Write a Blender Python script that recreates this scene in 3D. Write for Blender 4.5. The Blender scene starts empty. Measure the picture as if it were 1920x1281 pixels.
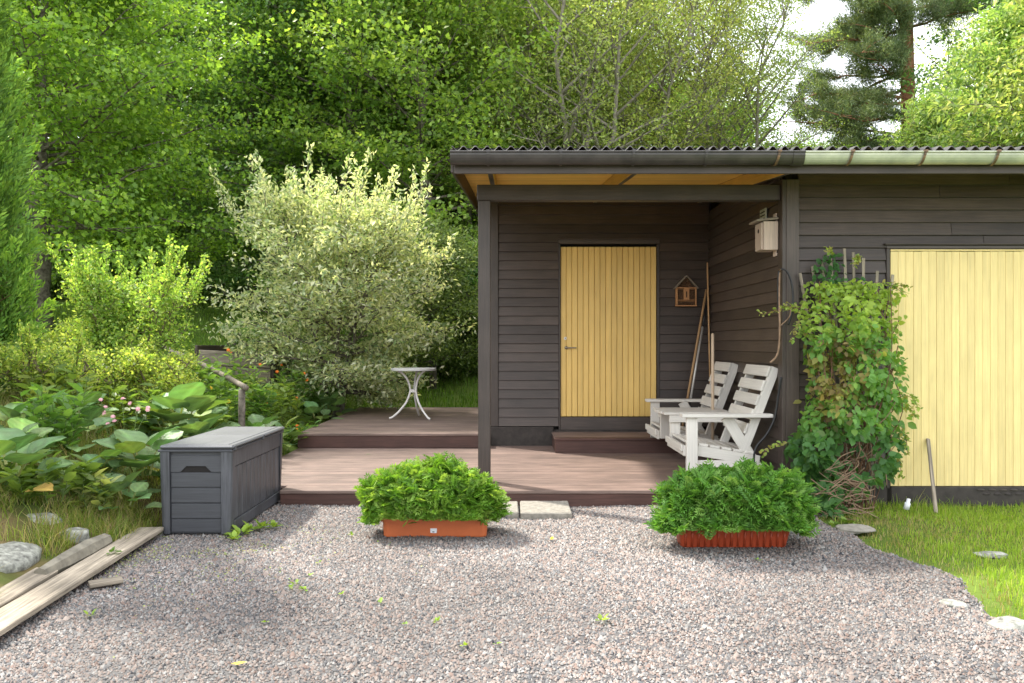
import bpy, math, random
import numpy as np
from mathutils import Vector, Matrix

random.seed(7)
RNG = np.random.default_rng(7)
S = bpy.context.scene
C = S.collection

# ------------------------------------------------------------------ camera
F = 1500.0                      # focal length in photo pixels (photo is 1920 wide)
HC = 1.30                       # camera height
X0, Y0 = 957.0, 645.0           # vanishing point of the depth lines
cam = bpy.data.cameras.new('camera')
cam.sensor_width = 36.0
cam.lens = F / 1920 * 36
cam.shift_x = (960 - X0) / 1920
cam.shift_y = (Y0 - 640.5) / 1920
cam.clip_end = 400
camo = bpy.data.objects.new('camera', cam)
camo.location = (0, 0, HC)
camo.rotation_euler = (math.radians(90), 0, 0)
C.objects.link(camo)
S.camera = camo

# ------------------------------------------------------------------ sky, sun
SUN_EL = math.radians(51)
SUN_AZ = math.atan2(-0.771, 0.636)      # from +Y towards +X
world = bpy.data.worlds.new('World')
S.world = world
world.use_nodes = True
nt = world.node_tree
bg = nt.nodes['Background']
sky = nt.nodes.new('ShaderNodeTexSky')
sky.sky_type = 'NISHITA'
sky.sun_disc = False
sky.sun_elevation = SUN_EL
sky.sun_rotation = SUN_AZ
sky.dust_density = 3.0
mixw = nt.nodes.new('ShaderNodeMix')
mixw.data_type = 'RGBA'
mixw.inputs[0].default_value = 0.6
mixw.inputs[7].default_value = (12.6, 12.8, 13.0, 1)      # thin white cloud over the whole sky
nt.links.new(sky.outputs[0], mixw.inputs[6])
nt.links.new(mixw.outputs[2], bg.inputs[0])
bg.inputs[1].default_value = 0.15
sl = bpy.data.lights.new('sun', 'SUN')
sl.energy = 4.0
sl.angle = math.radians(2.5)
sl.color = (1.0, 0.95, 0.86)
so = bpy.data.objects.new('sun', sl)
sd = Vector((math.sin(SUN_AZ) * math.cos(SUN_EL), math.cos(SUN_AZ) * math.cos(SUN_EL), math.sin(SUN_EL)))
so.rotation_euler = (-sd).to_track_quat('-Z', 'Y').to_euler()
so.location = sd * 40
C.objects.link(so)
S.view_settings.view_transform = 'Standard'
S.view_settings.look = 'None'
S.view_settings.gamma = 1
S.view_settings.use_curve_mapping = False
S.view_settings.exposure = 1.06


def px(x, y, Y):
    k = Y / F
    return ((x - X0) * k, Y, HC - (y - Y0) * k)


# ------------------------------------------------------------------ materials
def newmat(name):
    m = bpy.data.materials.new(name)
    m.use_nodes = True
    n = m.node_tree
    return m, n, n.nodes['Principled BSDF']


def N(n, t, **kw):
    o = n.nodes.new(t)
    for k, v in kw.items():
        setattr(o, k, v)
    return o


def wood(name, base, axis=0, rough=0.65, contrast=0.35, vary=0.25, stretch=18.0, bump=0.25, spots=0.0, spec=0.4, grain=1.0, splash=None):
    m, n, b = newmat(name)
    tc = N(n, 'ShaderNodeTexCoord')
    oi = N(n, 'ShaderNodeObjectInfo')
    off = N(n, 'ShaderNodeVectorMath', operation='MULTIPLY_ADD')
    n.links.new(oi.outputs['Random'], off.inputs[0])
    off.inputs[1].default_value = (37, 53, 71)
    n.links.new(tc.outputs['Object'], off.inputs[2])
    mp = N(n, 'ShaderNodeMapping')
    sc = [stretch * 2.2 * grain] * 3
    sc[axis] = 1.6 * grain
    mp.inputs['Scale'].default_value = sc
    n.links.new(off.outputs[0], mp.inputs[0])
    no = N(n, 'ShaderNodeTexNoise')
    no.inputs['Scale'].default_value = 2.0
    no.inputs['Detail'].default_value = 6
    no.inputs['Roughness'].default_value = 0.65
    n.links.new(mp.outputs[0], no.inputs['Vector'])
    no2 = N(n, 'ShaderNodeTexNoise')
    no2.inputs['Scale'].default_value = 3.0
    no2.inputs['Detail'].default_value = 4
    n.links.new(off.outputs[0], no2.inputs['Vector'])
    # value multiplier
    r1 = N(n, 'ShaderNodeMapRange')
    r1.inputs[1].default_value = 0.3; r1.inputs[2].default_value = 0.7
    r1.inputs[3].default_value = 1 - contrast; r1.inputs[4].default_value = 1 + contrast
    n.links.new(no.outputs[0], r1.inputs[0])
    r2 = N(n, 'ShaderNodeMapRange')
    r2.inputs[1].default_value = 0.3; r2.inputs[2].default_value = 0.7
    r2.inputs[3].default_value = 1 - contrast * 0.6; r2.inputs[4].default_value = 1 + contrast * 0.6
    n.links.new(no2.outputs[0], r2.inputs[0])
    r3 = N(n, 'ShaderNodeMapRange')
    r3.inputs[3].default_value = 1 - vary; r3.inputs[4].default_value = 1 + vary
    n.links.new(oi.outputs['Random'], r3.inputs[0])
    m1 = N(n, 'ShaderNodeMath', operation='MULTIPLY')
    n.links.new(r1.outputs[0], m1.inputs[0]); n.links.new(r2.outputs[0], m1.inputs[1])
    m2 = N(n, 'ShaderNodeMath', operation='MULTIPLY')
    n.links.new(m1.outputs[0], m2.inputs[0]); n.links.new(r3.outputs[0], m2.inputs[1])
    vm = N(n, 'ShaderNodeVectorMath', operation='SCALE')
    vm.inputs[0].default_value = base
    n.links.new(m2.outputs[0], vm.inputs['Scale'])
    n.links.new(vm.outputs[0], b.inputs['Base Color'])
    if splash:
        # dried mud splashes low on the boards
        sx = N(n, 'ShaderNodeSeparateXYZ'); n.links.new(tc.outputs['Object'], sx.inputs[0])
        ms = N(n, 'ShaderNodeMapRange')
        ms.inputs[1].default_value = splash[1]; ms.inputs[2].default_value = splash[0]
        n.links.new(sx.outputs[2], ms.inputs[0])
        ns = N(n, 'ShaderNodeTexNoise'); ns.inputs['Scale'].default_value = 26; ns.inputs['Detail'].default_value = 8
        n.links.new(off.outputs[0], ns.inputs['Vector'])
        mr = N(n, 'ShaderNodeMapRange'); mr.inputs[1].default_value = .42; mr.inputs[2].default_value = .68
        n.links.new(ns.outputs[0], mr.inputs[0])
        mq = N(n, 'ShaderNodeMath', operation='MULTIPLY'); n.links.new(ms.outputs[0], mq.inputs[0]); n.links.new(mr.outputs[0], mq.inputs[1])
        mc = N(n, 'ShaderNodeMix', data_type='RGBA'); n.links.new(mq.outputs[0], mc.inputs[0]); n.links.new(vm.outputs[0], mc.inputs[6])
        mc.inputs[7].default_value = (.24, .19, .12, 1)
        n.links.new(mc.outputs[2], b.inputs['Base Color'])
    b.inputs['Roughness'].default_value = rough
    b.inputs['Specular IOR Level'].default_value = spec
    bp = N(n, 'ShaderNodeBump')
    bp.inputs['Strength'].default_value = bump
    bp.inputs['Distance'].default_value = 0.004
    n.links.new(no.outputs[0], bp.inputs['Height'])
    n.links.new(bp.outputs[0], b.inputs['Normal'])
    return m


def plain(name, base, rough=0.6, contrast=0.2, scale=8.0, bump=0.1, metallic=0.0, spec=0.4, c2=None, detail=5):
    m, n, b = newmat(name)
    tc = N(n, 'ShaderNodeTexCoord')
    no = N(n, 'ShaderNodeTexNoise')
    no.inputs['Scale'].default_value = scale
    no.inputs['Detail'].default_value = detail
    no.inputs['Roughness'].default_value = 0.6
    n.links.new(tc.outputs['Object'], no.inputs['Vector'])
    cr = N(n, 'ShaderNodeValToRGB')
    a = [max(0, c * (1 - contrast)) for c in base]
    z = [min(1, c * (1 + contrast)) for c in (c2 or base)]
    cr.color_ramp.elements[0].position = 0.3
    cr.color_ramp.elements[0].color = (*a, 1)
    cr.color_ramp.elements[1].position = 0.7
    cr.color_ramp.elements[1].color = (*z, 1)
    n.links.new(no.outputs[0], cr.inputs[0])
    n.links.new(cr.outputs[0], b.inputs['Base Color'])
    b.inputs['Roughness'].default_value = rough
    b.inputs['Metallic'].default_value = metallic
    b.inputs['Specular IOR Level'].default_value = spec
    if bump:
        bp = N(n, 'ShaderNodeBump')
        bp.inputs['Strength'].default_value = bump
        bp.inputs['Distance'].default_value = 0.01
        n.links.new(no.outputs[0], bp.inputs['Height'])
        n.links.new(bp.outputs[0], b.inputs['Normal'])
    return m


def attr_mat(name, rough=0.6, transl=0.0, spec=0.35, tint=(1.25, 1.15, 0.5), bump_scale=0, vary=0.0):
    """colour from the mesh's own colour attribute; leaves let light through"""
    m, n, b = newmat(name)
    at = N(n, 'ShaderNodeAttribute')
    at.attribute_name = 'Col'
    col = at.outputs['Color']
    if vary:
        oi = N(n, 'ShaderNodeObjectInfo')
        hs = N(n, 'ShaderNodeHueSaturation')
        r = N(n, 'ShaderNodeMapRange')
        r.inputs[3].default_value = 1 - vary; r.inputs[4].default_value = 1 + vary
        n.links.new(oi.outputs['Random'], r.inputs[0])
        n.links.new(r.outputs[0], hs.inputs['Value'])
        r2 = N(n, 'ShaderNodeMapRange')
        mm = N(n, 'ShaderNodeMath', operation='FRACT')
        m3 = N(n, 'ShaderNodeMath', operation='MULTIPLY')
        m3.inputs[1].default_value = 7.31
        n.links.new(oi.outputs['Random'], m3.inputs[0]); n.links.new(m3.outputs[0], mm.inputs[0])
        n.links.new(mm.outputs[0], r2.inputs[0])
        r2.inputs[3].default_value = .475; r2.inputs[4].default_value = .515
        n.links.new(r2.outputs[0], hs.inputs['Hue'])
        hs.inputs['Saturation'].default_value = .92
        n.links.new(col, hs.inputs['Color'])
        col = hs.outputs[0]
    n.links.new(col, b.inputs['Base Color'])
    b.inputs['Roughness'].default_value = rough
    b.inputs['Specular IOR Level'].default_value = spec
    if bump_scale:
        tc = N(n, 'ShaderNodeTexCoord')
        no = N(n, 'ShaderNodeTexNoise')
        no.inputs['Scale'].default_value = bump_scale
        no.inputs['Detail'].default_value = 6
        n.links.new(tc.outputs['Object'], no.inputs['Vector'])
        bp = N(n, 'ShaderNodeBump')
        bp.inputs['Strength'].default_value = 0.6
        bp.inputs['Distance'].default_value = 0.02
        n.links.new(no.outputs[0], bp.inputs['Height'])
        n.links.new(bp.outputs[0], b.inputs['Normal'])
    if transl:
        tr = N(n, 'ShaderNodeBsdfTranslucent')
        mu = N(n, 'ShaderNodeVectorMath', operation='MULTIPLY')
        n.links.new(col, mu.inputs[0])
        mu.inputs[1].default_value = tint
        n.links.new(mu.outputs[0], tr.inputs['Color'])
        mx = N(n, 'ShaderNodeMixShader')
        mx.inputs[0].default_value = transl
        n.links.new(b.outputs[0], mx.inputs[1])
        n.links.new(tr.outputs[0], mx.inputs[2])
        n.links.new(mx.outputs[0], n.nodes['Material Output'].inputs['Surface'])
    return m


BROWN = (0.060, 0.044, 0.036)
M = {}
for ax, nm in enumerate('xyz'):
    M['brown_' + nm] = wood('brown_paint_' + nm, BROWN, ax, rough=0.5, contrast=0.30, vary=0.26, bump=0.4, spec=0.5)
    M['bench_' + nm] = wood('greyed_white_paint_' + nm, (0.62, 0.585, 0.53), ax, rough=0.6, contrast=0.10, vary=0.06, bump=0.15)
    M['grey_' + nm] = wood('weathered_wood_' + nm, (0.255, 0.215, 0.165), ax, rough=0.9, contrast=0.55, vary=0.18, bump=0.6)
M['soffit'] = wood('soffit_yellow', (0.84, 0.54, 0.13), 0, rough=0.6, contrast=0.12, vary=0.1)
M['rafter_side'] = wood('rafter_yellow_shaded', (0.60, 0.36, 0.09), 1, rough=0.6, contrast=0.1, vary=0.05)  # yellow paint; shade on the rafter sides put into a darker tan
M['door'] = wood('yellow_paint', (0.78, 0.52, 0.155), 2, rough=0.42, contrast=0.10, vary=0.07, bump=0.12, spec=0.4)
M['gdoor'] = wood('pale_yellow_paint', (0.79, 0.62, 0.275), 2, rough=0.5, contrast=0.11, vary=0.06, bump=0.12)  # paler yellow than on the porch door
M['deck'] = wood('weathered_deck', (0.165, 0.113, 0.093), 0, rough=0.62, contrast=0.42, vary=0.16, stretch=30, bump=0.6, spec=0.45)
M['riser'] = wood('deck_stain', (0.075, 0.036, 0.028), 0, rough=0.55, contrast=0.3, vary=0.1)
M['found'] = plain('foundation_paint', (0.048, 0.040, 0.035), 0.8, 0.3, 14, 0.4)
M['dark'] = plain('dark_void', (0.012, 0.010, 0.009), 0.9, 0.2, 5, 0)
M['gutter_brown'] = plain('gutter_brown', (0.040, 0.033, 0.030), 0.35, 0.35, 9, 0.05, spec=0.6)
M['gutter_zinc'] = plain('gutter_zinc', (0.40, 0.42, 0.33), 0.4, 0.18, 6, 0.04, metallic=0.35, c2=(0.46, 0.47, 0.36))
M['bracket'] = plain('bracket_steel', (0.10, 0.085, 0.07), 0.5, 0.4, 30, 0.1, metallic=0.5, c2=(0.22, 0.13, 0.07))
M['roof'] = plain('roof_sheet', (0.055, 0.050, 0.050), 0.6, 0.4, 7, 0.2, c2=(0.10, 0.095, 0.088))
M['steel'] = plain('dull_steel', (0.32, 0.28, 0.22), 0.35, 0.25, 20, 0.05, metallic=0.8)
M['chest'] = wood('charcoal_plastic_x', (0.055, 0.057, 0.064), 0, rough=0.48, contrast=0.18, vary=0.05, stretch=24, bump=0.35, spec=0.45)
M['chest_z'] = wood('charcoal_plastic_z', (0.066, 0.068, 0.076), 2, rough=0.45, contrast=0.45, vary=0.10, stretch=14, bump=0.3, spec=0.5)
M['chest_skylit'] = wood('charcoal_plastic_skylit', (0.105, 0.107, 0.115), 1, rough=0.5, contrast=0.15, vary=0.05, stretch=24, bump=0.3, spec=0.5)  # same plastic as the body; sky light on the lid put into paler colour
M['terra'] = plain('terracotta_plastic', (0.50, 0.125, 0.04), 0.5, 0.1, 6, 0.03)
M['terra2'] = plain('red_terracotta_plastic', (0.36, 0.058, 0.022), 0.42, 0.12, 6, 0.03)
M['soil'] = plain('soil', (0.03, 0.02, 0.014), 0.95, 0.4, 40, 0.6)
M['sticker'] = plain('torn_sticker', (0.72, 0.72, 0.74), 0.6, 0.08, 60, 0)
M['slab'] = plain('concrete_slab', (0.25, 0.23, 0.195), 0.9, 0.3, 28, 0.5)
M['rock'] = plain('lichened_granite', (0.17, 0.165, 0.145), 0.9, 0.55, 26, 0.8, c2=(0.29, 0.29, 0.25), detail=10)
M['table_white'] = plain('table_white_enamel', (0.72, 0.68, 0.64), 0.4, 0.05, 10, 0.02)
M['table_top'] = plain('table_top_grey', (0.52, 0.50, 0.48), 0.4, 0.08, 14, 0.03)
M['bark'] = plain('bark', (0.085, 0.068, 0.05), 0.9, 0.5, 14, 0.8, c2=(0.16, 0.14, 0.11))
M['bark_pale'] = plain('bark_pale', (0.20, 0.18, 0.14), 0.9, 0.4, 12, 0.6)
M['bark_pine'] = plain('bark_pine', (0.20, 0.085, 0.045), 0.9, 0.4, 8, 0.8, c2=(0.28, 0.13, 0.07))
M['twig'] = plain('dry_twig', (0.26, 0.17, 0.11), 0.9, 0.35, 20, 0.3)
M['redtwig'] = plain('red_brown_stem', (0.17, 0.085, 0.05), 0.8, 0.3, 20, 0.2)
M['hose'] = plain('black_hose', (0.018, 0.018, 0.020), 0.35, 0.2, 20, 0)
M['birch'] = wood('raw_pine_z', (0.52, 0.41, 0.33), 2, rough=0.8, contrast=0.2, vary=0.1)
M['hotel'] = wood('orange_pine', (0.50, 0.25, 0.11), 2, rough=0.7, contrast=0.2, vary=0.12)
M['hotel_in'] = plain('bamboo_ends', (0.16, 0.09, 0.05), 0.9, 0.6, 60, 0.4)
M['pole_tan'] = wood('pole_tan', (0.48, 0.29, 0.14), 2, rough=0.6, contrast=0.12)
M['pole_white'] = plain('pole_aluminium', (0.55, 0.53, 0.50), 0.35, 0.06, 10, 0, metallic=0.3)
M['pole_pale'] = wood('pole_pale', (0.58, 0.44, 0.31), 2, rough=0.7, contrast=0.12)
M['leaf'] = attr_mat('leaf', 0.45, 0.55, 0.4, tint=(1.3, 1.25, .6), vary=0.14)
M['leaf_soft'] = attr_mat('leaf_soft', 0.5, 0.42, 0.35)
M['leaf_big'] = attr_mat('leaf_big', 0.48, 0.25, 0.35, tint=(1.1, 1.2, 0.45), vary=0.25, bump_scale=7)
M['needle'] = attr_mat('needle', 0.55, 0.3, 0.3)
M['grassm'] = attr_mat('grass_blades', 0.5, 0.5, 0.35, tint=(1.3, 1.25, .6))
M['ground'] = attr_mat('earth', 0.95, 0, 0.1, bump_scale=22)
M['gravel'] = attr_mat('gravel_stone', 0.8, 0, 0.3)
M['petal_o'] = plain('orange_petal', (0.75, 0.20, 0.02), 0.6, 0.2, 30, 0)
M['petal_y'] = plain('yellow_petal', (0.85, 0.55, 0.03), 0.6, 0.15, 30, 0)
M['petal_p'] = plain('pink_petal', (0.70, 0.38, 0.42), 0.6, 0.2, 30, 0)
M['stem'] = plain('green_stem', (0.10, 0.15, 0.04), 0.7, 0.3, 20, 0)
M['stem_olive'] = plain('olive_stem', (0.14, 0.12, 0.06), 0.8, 0.3, 20, 0.2)


# ------------------------------------------------------------------ mesh helpers
def arr_mesh(name, V, FQ, col=None, smooth=False):
    """V (n,3), FQ (m,k) equal-sized faces -> mesh, quickly"""
    V = np.asarray(V, np.float32); FQ = np.asarray(FQ, np.int32)
    me = bpy.data.meshes.new(name)
    m, k = FQ.shape
    me.vertices.add(len(V)); me.vertices.foreach_set('co', V.ravel())
    me.loops.add(m * k); me.loops.foreach_set('vertex_index', FQ.ravel())
    me.polygons.add(m)
    me.polygons.foreach_set('loop_start', np.arange(0, m * k, k, dtype=np.int32))
    me.polygons.foreach_set('loop_total', np.full(m, k, np.int32))
    if smooth:
        me.polygons.foreach_set('use_smooth', np.ones(m, bool))
    if col is not None:
        a = me.color_attributes.new('Col', 'FLOAT_COLOR', 'POINT')
        c4 = np.ones((len(V), 4), np.float32); c4[:, :3] = col
        a.data.foreach_set('color', c4.ravel())
    me.update(calc_edges=True)
    return me


class MB:
    def __init__(self):
        self.v = []; self.f = []

    def add(self, vs, fs):
        o = len(self.v)
        self.v += [tuple(p) for p in vs]
        self.f += [tuple(i + o for i in q) for q in fs]
        return self

    def box(self, c, s, mat=None, ch=0.0):
        vs, fs = cbox(s, ch)
        if mat is not None:
            vs = [mat @ Vector(v) for v in vs]
        return self.add([(v[0] + c[0], v[1] + c[1], v[2] + c[2]) for v in vs], fs)

    def tube(self, pts, rad, seg=6, cap=True):
        pts = [Vector(p) for p in pts]
        n = len(pts)
        if not hasattr(rad, '__len__'):
            rad = [rad] * n
        vs = []; fs = []
        up = None
        for i, p in enumerate(pts):
            t = (pts[min(i + 1, n - 1)] - pts[max(i - 1, 0)])
            t = t.normalized() if t.length > 1e-9 else Vector((0, 0, 1))
            if up is None:
                up = t.orthogonal().normalized()
            else:
                up = (up - t * up.dot(t))
                up = up.normalized() if up.length > 1e-6 else t.orthogonal().normalized()
            w = t.cross(up)
            for j in range(seg):
                a = 2 * math.pi * j / seg
                vs.append(p + (up * math.cos(a) + w * math.sin(a)) * rad[i])
        for i in range(n - 1):
            for j in range(seg):
                k = (j + 1) % seg
                fs.append((i * seg + j, i * seg + k, (i + 1) * seg + k, (i + 1) * seg + j))
        if cap:
            fs.append(tuple(range(seg))[::-1])
            fs.append(tuple((n - 1) * seg + j for j in range(seg)))
        return self.add(vs, fs)

    def mesh(self, name, smooth=False):
        me = bpy.data.meshes.new(name)
        me.from_pydata(self.v, [], self.f)
        if smooth:
            me.polygons.foreach_set('use_smooth', [True] * len(me.polygons))
        me.update()
        return me


def cbox(s, ch):
    hx, hy, hz = s[0] / 2, s[1] / 2, s[2] / 2
    if ch <= 0:
        v = [(x, y, z) for x in (-hx, hx) for y in (-hy, hy) for z in (-hz, hz)]
        f = [(0, 1, 3, 2), (4, 6, 7, 5), (0, 4, 5, 1), (2, 3, 7, 6), (0, 2, 6, 4), (1, 5, 7, 3)]
        return v, f
    ch = min(ch, hx * .9, hy * .9, hz * .9)
    v = []; idx = {}
    for sx in (-1, 1):
        for sy in (-1, 1):
            for sz in (-1, 1):
                for a in range(3):
                    p = [sx * (hx - ch), sy * (hy - ch), sz * (hz - ch)]
                    p[a] = (sx * hx, sy * hy, sz * hz)[a]
                    idx[(sx, sy, sz, a)] = len(v); v.append(tuple(p))
    f = []
    for a in range(3):
        b, c = (a + 1) % 3, (a + 2) % 3
        for s_ in (-1, 1):
            q = []
            for sb, sc in ((-1, -1), (1, -1), (1, 1), (-1, 1)):
                k = [0, 0, 0]; k[a] = s_; k[b] = sb; k[c] = sc
                q.append(idx[(*k, a)])
            f.append(tuple(q) if s_ > 0 else tuple(q[::-1]))
        # edge chamfers along axis a
        for sb in (-1, 1):
            for sc in (-1, 1):
                def key(sa, face):
                    k = [0, 0, 0]; k[a] = sa; k[b] = sb; k[c] = sc
                    return idx[(*k, face)]
                q = (key(-1, b), key(1, b), key(1, c), key(-1, c))
                f.append(q if sb * sc > 0 else q[::-1])
    for sx in (-1, 1):
        for sy in (-1, 1):
            for sz in (-1, 1):
                q = tuple(idx[(sx, sy, sz, a)] for a in range(3))
                f.append(q if sx * sy * sz > 0 else q[::-1])
    return v, f


WL = {}          # world location of every (unrotated) parent


def link(name, me, mat, parent=None, loc=(0, 0, 0), rot=None, label=None, cat=None, group=None, kind=None):
    """mesh object at WORLD location loc, parented if asked"""
    o = bpy.data.objects.new(name, me)
    C.objects.link(o)
    if me is not None and mat is not None and not me.materials:
        me.materials.append(mat)
    base = WL.get(parent.name, Vector((0, 0, 0))) if parent else Vector((0, 0, 0))
    o.location = Vector(loc) - base
    if rot is not None:
        o.rotation_euler = rot
    if parent:
        o.parent = parent
    WL[o.name] = Vector(loc)
    tag(o, label, cat, group, kind)
    return o


def tag(o, label=None, cat=None, group=None, kind=None):
    for k, v in (('label', label), ('category', cat), ('group', group), ('kind', kind)):
        if v:
            o[k] = v
    return o


def thing(name, loc, label, cat, group=None):
    return link(name, None, None, None, loc, None, label, cat, group)


_cache = {}


def board(name, x, y, z, mat, parent=None, ch=0.003, rot=None, **kw):
    """axis-aligned board given by ranges; alike boards share one mesh"""
    s = (x[1] - x[0], y[1] - y[0], z[1] - z[0])
    key = (tuple(round(a, 4) for a in s), mat.name, ch)
    if key not in _cache:
        b = MB(); b.add(*cbox(s, ch))
        me = b.mesh(name); me.materials.append(mat)
        _cache[key] = me
    return link(name, _cache[key], None, parent, ((x[0] + x[1]) / 2, (y[0] + y[1]) / 2, (z[0] + z[1]) / 2), rot, **kw)


def beam(name, a, b, w, t, mat, parent=None, ch=0.004, side=(0, 1, 0)):
    """board of width w, thickness t (t along `side`) from a to b; long axis is local z"""
    a = Vector(a); b = Vector(b); d = b - a
    L = d.length
    z = d.normalized(); y = Vector(side); y = (y - z * y.dot(z)).normalized(); x = y.cross(z)
    key = ('beam', round(L, 4), w, t, mat.name, ch)
    if key not in _cache:
        m = MB(); m.add(*cbox((w, t, L), ch)); me = m.mesh(name); me.materials.append(mat); _cache[key] = me
    R = Matrix((x, y, z)).transposed()
    return link(name, _cache[key], None, parent, (a + b) / 2, R.to_euler())


def tubeobj(name, pts, rad, mat, parent=None, seg=8, **kw):
    p0 = Vector(pts[0])
    b = MB(); b.tube([Vector(p) - p0 for p in pts], rad, seg)
    return link(name, b.mesh(name, True), mat, parent, p0, **kw)


def smooth_path(pts, n=8):
    pts = [Vector(p) for p in pts]
    out = []
    for i in range(len(pts) - 1):
        p0 = pts[max(i - 1, 0)]; p1 = pts[i]; p2 = pts[i + 1]; p3 = pts[min(i + 2, len(pts) - 1)]
        for j in range(n):
            t = j / n
            out.append(0.5 * ((2 * p1) + (p2 - p0) * t + (2 * p0 - 5 * p1 + 4 * p2 - p3) * t * t + (3 * p1 - p0 - 3 * p2 + p3) * t ** 3))
    out.append(pts[-1])
    return out


# ------------------------------------------------------------------ terrain
GX0, GX1 = -2.40, 2.30      # gravel yard
HY = [-20, 12.6, 13.1, 14.5, 18, 21, 26, 35, 50, 90]
HZ = [-.04, -.04, .20, .45, 1.25, 1.72, 2.4, 4.5, 9, 18]
BU = [0, .06, .18, .35, .6, 1, 2, 4, 8, 60]
BZ = [0, .06, .13, .24, .37, .5, .78, 1.05, 1.3, 1.6]
FY = [0, 4, 7, 11, 14, 18, 21, 30]
FZ = [.6, .85, 1, 1.05, .9, .56, .5, .3]


def T(x, y):
    x = np.asarray(x, float); y = np.asarray(y, float)
    h = np.interp(y, HY, HZ)
    # behind the house the slope starts later
    u = -2.44 - x
    b = np.interp(np.maximum(u, 0), BU, BZ) * np.interp(y, FY, FZ)
    rough = 0.025 * np.sin(3.1 * x + 1.3 * y) * np.sin(2.3 * y - 1.1 * x) + 0.012 * np.sin(9 * x + 2) * np.sin(8 * y)
    w = np.clip(u / .5, 0, 1) + np.clip((y - 13) / 1.0, 0, 1)
    lawn = np.clip((x - 2.25) / .5, 0, 1) * np.clip((7.5 - y) / 1.0, 0, 1)
    return h + b + rough * np.clip(w, 0, 1) + lawn * (0.035 + 0.4 * rough - .075 * np.clip((y - 5.3) / 1.2, 0, 1))


def Tz(x, y):
    return float(T(x, y))


def fbm(x, y, s=1.0, seed=0):
    v = np.zeros(np.broadcast(x, y).shape); a = 1.0
    for i in range(4):
        v += a * np.sin(x * s * 1.3 + 5.1 * seed + i * 1.7 + 1.4 * np.sin(y * s * .9 + i)) * np.sin(y * s * 1.1 - 2.3 * seed + i * 2.9 + 1.2 * np.sin(x * s * .7 + i * 2))
        s *= 2.1; a *= .55
    return v


def lerp3(a, b, t):
    a = np.asarray(a); b = np.asarray(b)
    return a + (b - a) * np.asarray(t)[..., None]


xs = np.concatenate([np.linspace(-70, -9, 26)[:-1], np.linspace(-9, -4.5, 24)[:-1], np.linspace(-4.5, -2.1, 45)[:-1], np.linspace(-2.1, 2.1, 12)[:-1], np.linspace(2.1, 6, 30)[:-1], np.linspace(6, 70, 26)])
ys = np.concatenate([np.linspace(-25, 1, 10)[:-1], np.linspace(1, 8, 66)[:-1], np.linspace(8, 24, 64)[:-1], np.linspace(24, 100, 40)])
GXm, GYm = np.meshgrid(xs, ys)
GZ = T(GXm, GYm)
nx, ny = len(xs), len(ys)
idx = np.arange(nx * ny).reshape(ny, nx)
FQ = np.stack([idx[:-1, :-1], idx[:-1, 1:], idx[1:, 1:], idx[1:, :-1]], -1).reshape(-1, 4)
n1 = np.clip(.5 + .5 * fbm(GXm, GYm, 1.5, 1), 0, 1)
lawnc = lerp3((.085, .13, .022), (.13, .18, .035), n1)
mossc = lerp3((.075, .10, .025), (.17, .13, .06), np.clip(.5 + .9 * fbm(GXm, GYm, 6, 14), 0, 1))
forestc = lerp3((.022, .026, .010), (.035, .045, .014), n1)
wm = np.clip((-2.2 - GXm) / .3, 0, 1) * np.clip((9 - GYm) / 2, 0, 1)
col = lerp3(lawnc, mossc, wm)
col = lerp3(col, forestc, np.clip((GYm - 23) / 2, 0, 1))
col = lerp3(col, np.array((.09, .08, .07)), np.clip(1 - np.abs(GXm) / 2.2, 0, 1) * (GYm < 8))
me = arr_mesh('ground', np.stack([GXm, GYm, GZ], -1).reshape(-1, 3), FQ, col.reshape(-1, 3), True)
link('ground', me, M['ground'], kind='structure')

# gravel yard: a bed sheet and real stones on it
gx = np.linspace(-2.62, 2.52, 60); gy = np.linspace(-6, 6.9, 100)
A, B = np.meshgrid(gx, gy)
edge = 0.10 * fbm(A * 0 + 3, B, 1.6, 3)


def gedge(x, y):
    e = 0.09 * fbm(np.zeros_like(y) + 3, y, 1.6, 3)
    e2 = 0.13 * fbm(np.zeros_like(y) + 1, y, 1.3, 5)
    return np.minimum(x - (GX0 + .03 + e * .3), (GX1 + e2) - x)


def gz(x, y):
    return 0.008 * fbm(x, y, 1.7, 2) + np.clip(gedge(x, y) * .5, -.06, 0)


Z = gz(A, B)
cb = lerp3((.075, .072, .07), (.13, .12, .115), np.clip(.5 + .5 * fbm(A, B, 6, 4), 0, 1))  # bed darkened to stand in for shade between the stones
i2 = np.arange(A.size).reshape(A.shape)
me = arr_mesh('gravel', np.stack([A, B, Z - .004], -1).reshape(-1, 3), np.stack([i2[:-1, :-1], i2[:-1, 1:], i2[1:, 1:], i2[1:, :-1]], -1).reshape(-1, 4), cb.reshape(-1, 3), True)
link('gravel', me, M['gravel'], kind='structure')


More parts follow.
